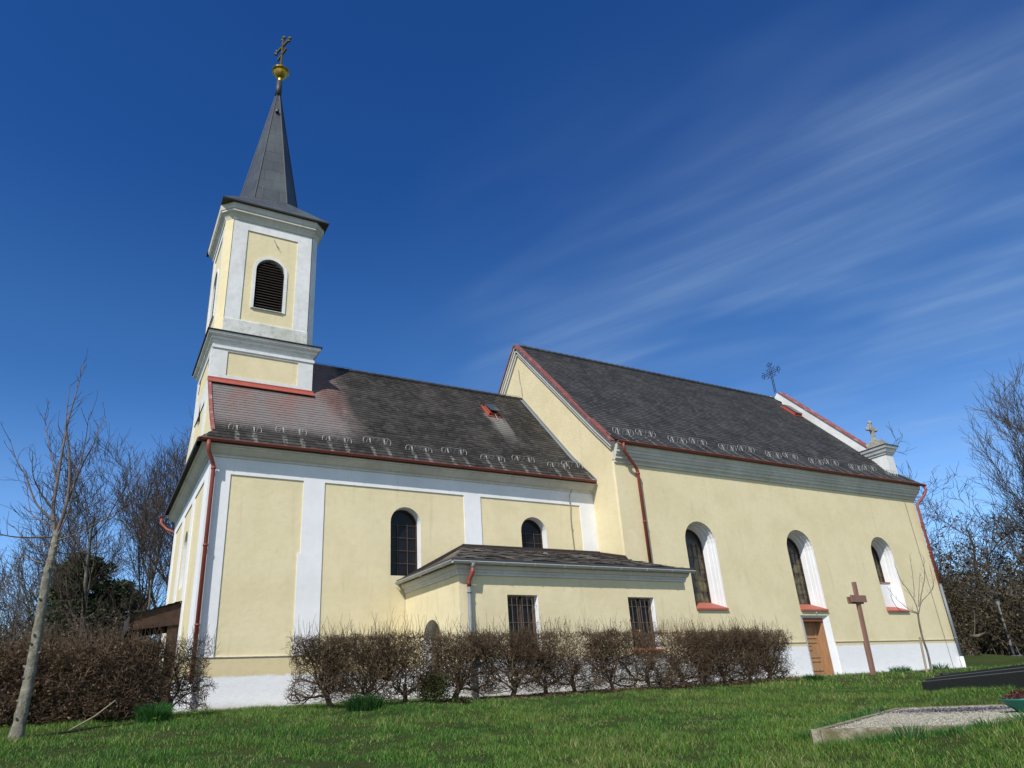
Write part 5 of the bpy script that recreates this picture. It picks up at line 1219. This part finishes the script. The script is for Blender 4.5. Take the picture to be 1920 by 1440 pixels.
pick = [4, 0, 1, 4, 0, 1, 2, 3, 2, 2, 3, 0, 3, 4]
for i, x in enumerate(HX):
    k = pick[i]
    if k not in used: o = protos[k]; used.add(k)
    else: o = copy_tree(protos[k])
    z = float(ground_z(x, -5.0)); o.location = (x, -5.0, z); o.rotation_euler = (0, 0, pi if (i % 2 and k != 1) else 0); o.scale = (1.22 if x in (4.75, 6.25) else 1, 1, 1.0+.02*((i*37) % 5-2)/2)
    extra = ', with brown leaves' if k == 2 else (', few leaves' if k == 3 else '')
    tag(o, 'bare clipped shrub, %s from the left end of the long hedge%s' % (ordn[i], extra), 'hedge shrub', 'clipped shrubs of the long hedge')
xw = MB(); xw.box(9.20, 9.24, -5.09, -5.085, .50, .58); tag(xw.build('plant_tag', M['whitetag']), 'small white plant tag on a hedge stem in the middle of the hedge', 'tag')

# left hedge: denser, keeps its coppery leaves
lp = [make_plant(10, 201, .72, 1.30, 1.0, 60, M['leaf_copper'], .5), make_plant(11, 212, .62, 1.28, 1.25, 5200, M['leaf_copper'], .0, .2), make_plant(12, 223, .62, 1.28, 1.25, 5200, M['leaf_copper'], .0, .2)]
LX = [(-.90, 0), (-1.60, 1), (-2.2, 2), (-2.85, 1), (-3.5, 2), (-4.2, 1)]
lused = set()
for i, (x, k) in enumerate(LX):
    o = lp[k] if k not in lused else copy_tree(lp[k]); lused.add(k)
    o.location = (x, -5.0+.05*i, float(ground_z(x, -5))-.02*i); o.rotation_euler = (0, 0, pi if i in (3, 5) else 0)
    lab = ['thin see-through shrub at the right end of the left hedge', 'dense brown hedge shrub next to the thin end shrub of the left hedge', 'dense brown hedge shrub, third from the right in the left hedge', 'dense brown hedge shrub standing behind the young tree trunk', 'dense brown hedge shrub just left of the young tree trunk', 'dense brown hedge shrub at the left edge of the photo'][i]
    tag(o, lab, 'hedge shrub', 'clipped shrubs of the left hedge')
for i, x in enumerate((-2.0, -2.9, -3.8, -4.8, -5.8)):
    o = copy_tree(lp[1+i % 2]); o.location = (x, -3.9, float(ground_z(x, -3.9))-.05); o.scale = (1.3, 1.2, 1.0); tag(o, 'brown shrub in the back row of the left hedge, %s from the right' % ordn[i], 'hedge shrub', 'back row of the left hedge')
# boxwood at the foot of the hedge
def bush(name, x, y, rx, ry, h, n, size, mat, label, cat, seed, z=None):
    g_ = np.random.default_rng(seed); z = float(ground_z(x, y)) if z is None else z
    e = empty(name, (x, y, z)); tag(e, label, cat); d = g_.normal(size=(n, 3)); d /= np.linalg.norm(d, axis=1)[:, None]; q = g_.random(n)**.45
    ph = 1+.18*np.sin(d[:, 0]*5+seed)*np.cos(d[:, 2]*6)+.1*np.sin(d[:, 1]*9)
    P = np.stack([x+d[:, 0]*q*rx*ph, y+d[:, 1]*q*ry*ph, z+h*.5+d[:, 2]*q*h*.5*ph], -1)
    leaves('foliage', P, size, mat, e, 1.2, 0, seed)
    stx = [(np.array([(x, y, z-.1), (x+g_.normal(0, rx*.2), y+g_.normal(0, ry*.2), z+h*.4), (x+g_.normal(0, rx*.4), y+g_.normal(0, ry*.4), z+h*.8)]), np.array([.02, .014, .006])) for _ in range(9)]
    tubes(stx, 'stems', M['hedge_wood'], e, 5); return e
bush('boxwood_shrub', 4.25, -5.2, .38, .35, .62, 5200, .016, M['leaf_box'], 'small olive green evergreen shrub at the foot of the long hedge', 'evergreen shrub', 51)
bush('ivy_clump', 4.7, -5.55, .20, .15, .14, 400, .018, M['leaf_box'], 'low yellow-green leafy clump right below the evergreen shrub', 'ground plant', 52)
# leaf litter under the hedge
g_ = np.random.default_rng(77); n = 9000; P = np.stack([g_.uniform(3.6, 15.3, n), -5.05+g_.normal(0, .26, n), np.zeros(n)], -1); P[:, 2] = ground_z(P[:, 0], P[:, 1])+g_.random(n)*.13*np.clip((P[:, 0]-5)/5, .3, 1)
tag(leaves('leaf_litter', P, .018, M['leaf_copper'], None, 1.3, .4, 6), 'dry brown leaf litter and dead stalks under the long hedge', 'leaf litter', None, 'stuff')

# ================================================================== BACKGROUND TREES
def bare_tree(seed, H, r0, spread=.5, nlev=5, fork=.3, stems=1, kids=(7, 7, 6, 5), twig=.012, wig=.12, up=.10):
    g_ = np.random.default_rng(seed); trunk = []; cr_ = []
    def grow(p, v, L, r, lev):
        n = 9 if lev == 0 else (7 if lev < 3 else 4); Q = [np.array(p, float)]; v = np.array(v, float)
        for _ in range(n-1):
            v = v+g_.normal(size=3)*wig*(1 if lev else .35)*(1.3 if lev > 2 else 1); v[2] += up; v /= np.linalg.norm(v); Q.append(Q[-1]+v*L/(n-1))
        Q = np.array(Q); rr = np.linspace(r, max(twig*.6, r*(.22 if lev == 0 else .35)), n); (trunk if lev == 0 else cr_).append((Q, rr))
        if lev >= nlev-1: return
        nc = kids[min(lev, len(kids)-1)]
        for c in range(nc):
            f = (fork+(1-fork)*(c+g_.random())/nc) if lev == 0 else (.2+.8*(c+g_.random())/nc); f = min(f, .999)*(n-1); i = int(f); q = Q[i]*(1-(f-i))+Q[i+1]*(f-i)
            t = Q[i+1]-Q[i]; t /= np.linalg.norm(t); s = g_.normal(size=3); s -= t*s.dot(t); s /= np.linalg.norm(s); a = g_.uniform(.6, 1.15)*spread*(1.25 if lev == 0 else 1.1)
            nv = t*cos(a)+s*sin(a); rc = max(twig, (r+(rr[-1]-r)*f/(n-1))*g_.uniform(.42, .68)); LL = L*g_.uniform(.42, .68)*(1.0-.35*f/(n-1) if lev == 0 else .95); grow(q, nv, LL, rc, lev+1)
    for k in range(stems):
        a = 2*pi*k/stems+.4; tilt = .22 if stems > 1 else .02
        grow((cos(a)*.25*(stems > 1), sin(a)*.25*(stems > 1), -.6), (cos(a)*tilt, sin(a)*tilt, 1), H*g_.uniform(.78, .9), r0*g_.uniform(.7, 1), 0)
    return trunk, cr_
def tree(name, x, y, label, cat='tree', group=None, mats=('bark_grey', 'twig_brown'), z=None, **kw):
    e = empty(name); t, c = bare_tree(**kw); tubes(t, 'trunk', M[mats[0]], e, 8); tubes(c, 'crown', M[mats[1]], e, 3); e.location = (x, y, float(ground_z(x, y)) if z is None else z); tag(e, label, cat, group); return e
GL = 'bare trees left behind the church'
A = tree('bare_tree', -2.2, 22, 'broad leafless tree with grey trunk left behind the church', group=GL, seed=301, H=12.2, r0=.26, spread=.62, kids=(10, 7, 6, 5), twig=.011)
A2 = tree('bare_tree', 1.1, 25, 'tall dark leafless tree directly behind the church corner', group=GL, seed=312, H=15.0, r0=.30, spread=.5, kids=(11, 7, 6, 5), mats=('bark_dark', 'twig_brown'), twig=.012)
A3 = copy_tree(A); A3.location = (-.3, 27, -.3); A3.rotation_euler.z = 2.1; A3.scale = (.95, .95, 1.12); tag(A3, 'leafless tree between the broad one and the tall dark one', 'tree', GL)
A4 = copy_tree(A2); A4.location = (-3.9, 31, -.3); A4.rotation_euler.z = 1.3; A4.scale = (.8, .8, .75); tag(A4, 'slim leafless tree above the dark evergreen, left group', 'tree', GL)
A5 = copy_tree(A); A5.location = (.25, 21.0, -.2); A5.rotation_euler.z = 4.0; A5.scale = (.62, .62, .80); tag(A5, 'slender leaning leafless tree close beside the church wall', 'tree', GL)
A6 = copy_tree(A2); A6.location = (3.2, 30, -.3); A6.rotation_euler.z = 3.3; A6.scale = (1.0, 1.0, 1.0); tag(A6, 'leafless treetop peeping out just behind the tower wall', 'tree', GL)
GF = 'hazy far bare trees on the left horizon'
Fp = tree('distant_tree', -8.5, 58, 'hazy far leafless tree at the left photo edge', group=GF, mats=('twig_far', 'twig_far'), seed=333, H=12.5, r0=.2, spread=.6, kids=(9, 7, 6, 3), twig=.022, nlev=4)
for i, (x, y, s, lab) in enumerate([(-6.4, 60, .95, 'hazy far leafless tree second from the left edge'), (-12.0, 62, 1.05, 'hazy far leafless tree cut by the left edge'), (-4.2, 66, .9, 'hazy far leafless tree behind the young tree trunk'), (-2.2, 64, .8, 'hazy far leafless tree between young tree and evergreen'), (-9.8, 55, .8, 'low hazy far tree at the left edge'), (-7.4, 70, 1.15, 'tallest hazy far leafless tree on the left')]):
    o = copy_tree(Fp); o.location = (x, y, -.5); o.rotation_euler.z = i*1.7+.5; o.scale = (s*1.15, s*1.15, s); tag(o, lab, 'tree', GF)
def conifer(name, x, y, H, rad, n, label, seed, mat='leaf_fir', droop=.25, z=None, size=.10, lo=.05, blobby=0):
    g_ = np.random.default_rng(seed); z = float(ground_z(x, y)) if z is None else z; e = empty(name, (x, y, z)); tag(e, label, 'conifer')
    tubes([(np.array([(x, y, z-.5), (x, y, z+H*.5), (x, y, z+H*.98)]), np.array([rad*.07, rad*.045, .02]))], 'trunk', M['bark_dark'], e, 8)
    pol = []; P = []
    nb = int(n**.5*2.2)
    for b in range(nb):
        f = g_.random()**1.15*(1-lo)+lo; a = g_.uniform(0, 2*pi); prof_ = (1-f)**.75 if not blobby else math.sqrt(max(.02, 1-(2*f-1)**2*.9)); L = rad*prof_*g_.uniform(.55, 1.15)+.15
        s = np.array([x, y, z+H*f]); d = np.array([cos(a), sin(a), g_.uniform(-.1, .25)]); Q = [s+d*L*t+np.array([0, 0, -droop*L*t*t+.0]) for t in (0, .35, .7, 1)]; pol.append((np.array(Q), np.array([.035, .025, .015, .006])))
        m = int(n/nb); t = g_.random(m)**.6; c_ = s+d*L*t[:, None]; c_[:, 2] -= droop*L*t*t; c_ += g_.normal(size=(m, 3))*np.array([.16, .16, .09])*(.4+.6*L); P.append(c_)
    tubes(pol, 'branches', M['bark_dark'], e, 4); leaves('foliage', np.concatenate(P), size, M[mat], e, 1.8, .3, seed); return e
conifer('evergreen_tree', -3.0, 25.5, 8.2, 2.1, 26000, 'dark green evergreen tree left behind the church, under the bare branches', 61, size=.075, blobby=1, lo=.12)
conifer('evergreen_tree', -1.1, 30, 7.6, 2.3, 20000, 'dark evergreen tree half hidden behind the broad bare tree', 62, size=.08, blobby=1, lo=.12)
# undergrowth left
def brush(name, x0, x1, y0, y1, h0, h1, n, mat, seed, label, leafn=0, leafmat='leaf_ivy', prof=None, tw=.010, lsize=.06):
    g_ = np.random.default_rng(seed); P = []; Lf = []
    for _ in range(n):
        x, y = g_.uniform(x0, x1), g_.uniform(y0, y1); z = float(ground_z(x, y))-.1; top_ = (prof(x, y) if prof else 1)*g_.uniform(h0, h1)
        v = np.array([g_.normal(0, .25), g_.normal(0, .25), 1.0]); Q = [np.array([x, y, z])]; k = 6
        for _ in range(k-1): v = v+g_.normal(size=3)*.22; v[2] = max(v[2], .25); v /= np.linalg.norm(v); Q.append(Q[-1]+v*top_/(k-1))
        P.append((np.array(Q), np.linspace(tw*2.2, tw*.8, k)))
        for c in range(5):
            i = g_.integers(1, k); s = g_.normal(size=3); s[2] = abs(s[2])*.7; s /= np.linalg.norm(s); L = top_*g_.uniform(.12, .34); q = Q[i]; R_ = [q]
            for _ in range(3): s = s+g_.normal(size=3)*.3; s /= np.linalg.norm(s); R_.append(R_[-1]+s*L/3)
            P.append((np.array(R_), np.linspace(tw, tw*.5, 4)))
    o = tubes(P, name, M[mat], None, 3); tag(o, label, 'undergrowth', None, 'stuff')
    if leafn:
        q = np.concatenate([p for p, _ in P]); q = q[q[:, 2] < q[:, 2].min()+.78*(q[:, 2].max()-q[:, 2].min())]; idx = g_.integers(0, len(q), leafn); lf = q[idx]+g_.normal(0, .12, (leafn, 3)); lo_ = leaves(name+'_leaves', lf, lsize, M[leafmat], o, 1.4, 0, seed)
        lo_['kind'] = 'stuff'
brush('thicket', -9, .2, 14, 22, 3.2, 4.8, 620, 'twig_brown', 71, 'tangled leafless thicket behind the left hedge', 14000, 'leaf_ivy', lsize=.05)
brush('distant_thicket', -16, 4, 38, 46, 5.0, 7.2, 520, 'twig_far', 72, 'hazy grey brushwood on the far left horizon', 9000, 'leaf_ivy', tw=.018, lsize=.09)

# right side, beyond the nave end
GR_ = 'bare trees right of the church'
B1 = tree('bare_tree', 49.5, 0.9, 'large many-stemmed leafless tree at the right edge', group=GR_, seed=404, H=14.0, r0=.26, spread=.46, stems=4, kids=(8, 6, 5, 4), mats=('bark_warm', 'bark_warm'), twig=.012, fork=.25)
B1.scale = (.98, .98, 1.0)
B2 = tree('bare_tree', 45.5, 8.4, 'gnarled dark leafless tree just behind the nave corner', group=GR_, seed=415, H=12.0, r0=.24, spread=.8, kids=(8, 7, 6, 4), mats=('bark_dark', 'twig_brown'), twig=.015, wig=.24)
B3 = copy_tree(B2); B3.location = (52, 9.5, 0); B3.rotation_euler.z = 2.0; B3.scale = (1.0, 1.0, .95); tag(B3, 'dark leafless tree between the gnarled one and the large one', 'tree', GR_)
B4 = copy_tree(B1); B4.location = (55.5, 1.2, 0); B4.rotation_euler.z = 2.4; B4.scale = (.95, .95, .88); tag(B4, 'leafless multi-stemmed tree behind the large one at the right edge', 'tree', GR_)
brush('right_thicket', 44, 60, 1.6, 11.5, 4.2, 8.8, 1150, 'bark_warm', 73, 'dark tangled ivy-covered thicket right of the church', 80000, 'leaf_ivy', tw=.013, lsize=.075, prof=lambda x, y: .8+.35*sin(x*1.3+y))
conifer('spruce_tree', 56, 6.3, 6.2, 2.8, 22000, 'dark spruce behind the lamp post, right of the church', 63, size=.09)
conifer('spruce_tree', 60, 3.0, 7.5, 3.0, 22000, 'dark spruce at the right edge behind the lamp', 64, size=.09)
conifer('spruce_tree', 50, 9.2, 5.6, 2.4, 18000, 'dark conifer half hidden behind the nave corner', 65, size=.09)
# ivy-clad stump
sm = empty('ivy_stump', (40.2, 3.9, float(ground_z(40.2, 3.9)))); tag(sm, 'brown ivy-clad tree stump right beside the nave corner', 'tree stump'); zb = float(ground_z(40.2, 3.9))
tubes([(np.array([(40.2, 3.9, zb-.4), (40.25, 3.85, zb+.5), (40.2, 3.9, zb+1.3), (40.1, 4.0, zb+2.2)]), np.array([.62, .48, .38, .26]))], 'trunk', M['bark_dark'], sm, 12)
g_ = np.random.default_rng(91); n = 7000; a = g_.uniform(0, 2*pi, n); h = g_.random(n)*3.4; q = (.58-.08*h)*g_.uniform(.8, 1.35, n); leaves('ivy', np.stack([40.2+q*np.cos(a), 3.9+q*np.sin(a), zb+h], -1), .045, M['leaf_ivy'], sm, 1.2, 0, 5)
tubes([(np.array([(40.2, 3.6, zb+.95), (40.5, 3.2, zb+.9), (40.8, 2.9, zb+1.05)]), np.array([.12, .10, .03])), (np.array([(40.4, 3.3, zb+.9), (40.5, 3.1, zb+1.6), (40.6, 3.0, zb+2.3)]), np.array([.04, .025, .01]))], 'broken_branch', M['bark_warm'], sm, 6)
# lamp post
zl = float(ground_z(44, 3.42)); lp_ = empty('street_lamp', (44, 3.42, zl)); tag(lp_, 'slim grey lamp post with small lantern before the dark spruces', 'street lamp')
mb = MB(); mb.tube([(44, 3.42, zl-.2), (44, 3.40, zl+2.75)], [.06, .045], 10); mb.tube([(44, 3.42, zl), (44, 3.42, zl+.9)], [.075, .075], 10); mb.build('post', M['lamppost'], lp_, True)
mb = MB(); mb.lathe([(0, 0), (.07, 0), (.14, .26), (.14, .28), (0, .28)], (44, 3.40, zl+2.75), 12); mb.build('lantern', M['wire'], lp_)
mb = MB(); mb.lathe([(.18, .28), (.15, .33), (0, .42)], (44, 3.40, zl+2.75), 12); mb.build('lamp_cap', M['iron'], lp_)
mb = MB(); mb.tube([(44.05, 3.12, zl-.1), (44.02, 3.24, zl+.95)], [.03, .03], 6); mb.box(43.8, 44.4, 3.0, 3.5, zl-.1, zl+.05); mb.build('base_support', M['lamppost'], lp_)
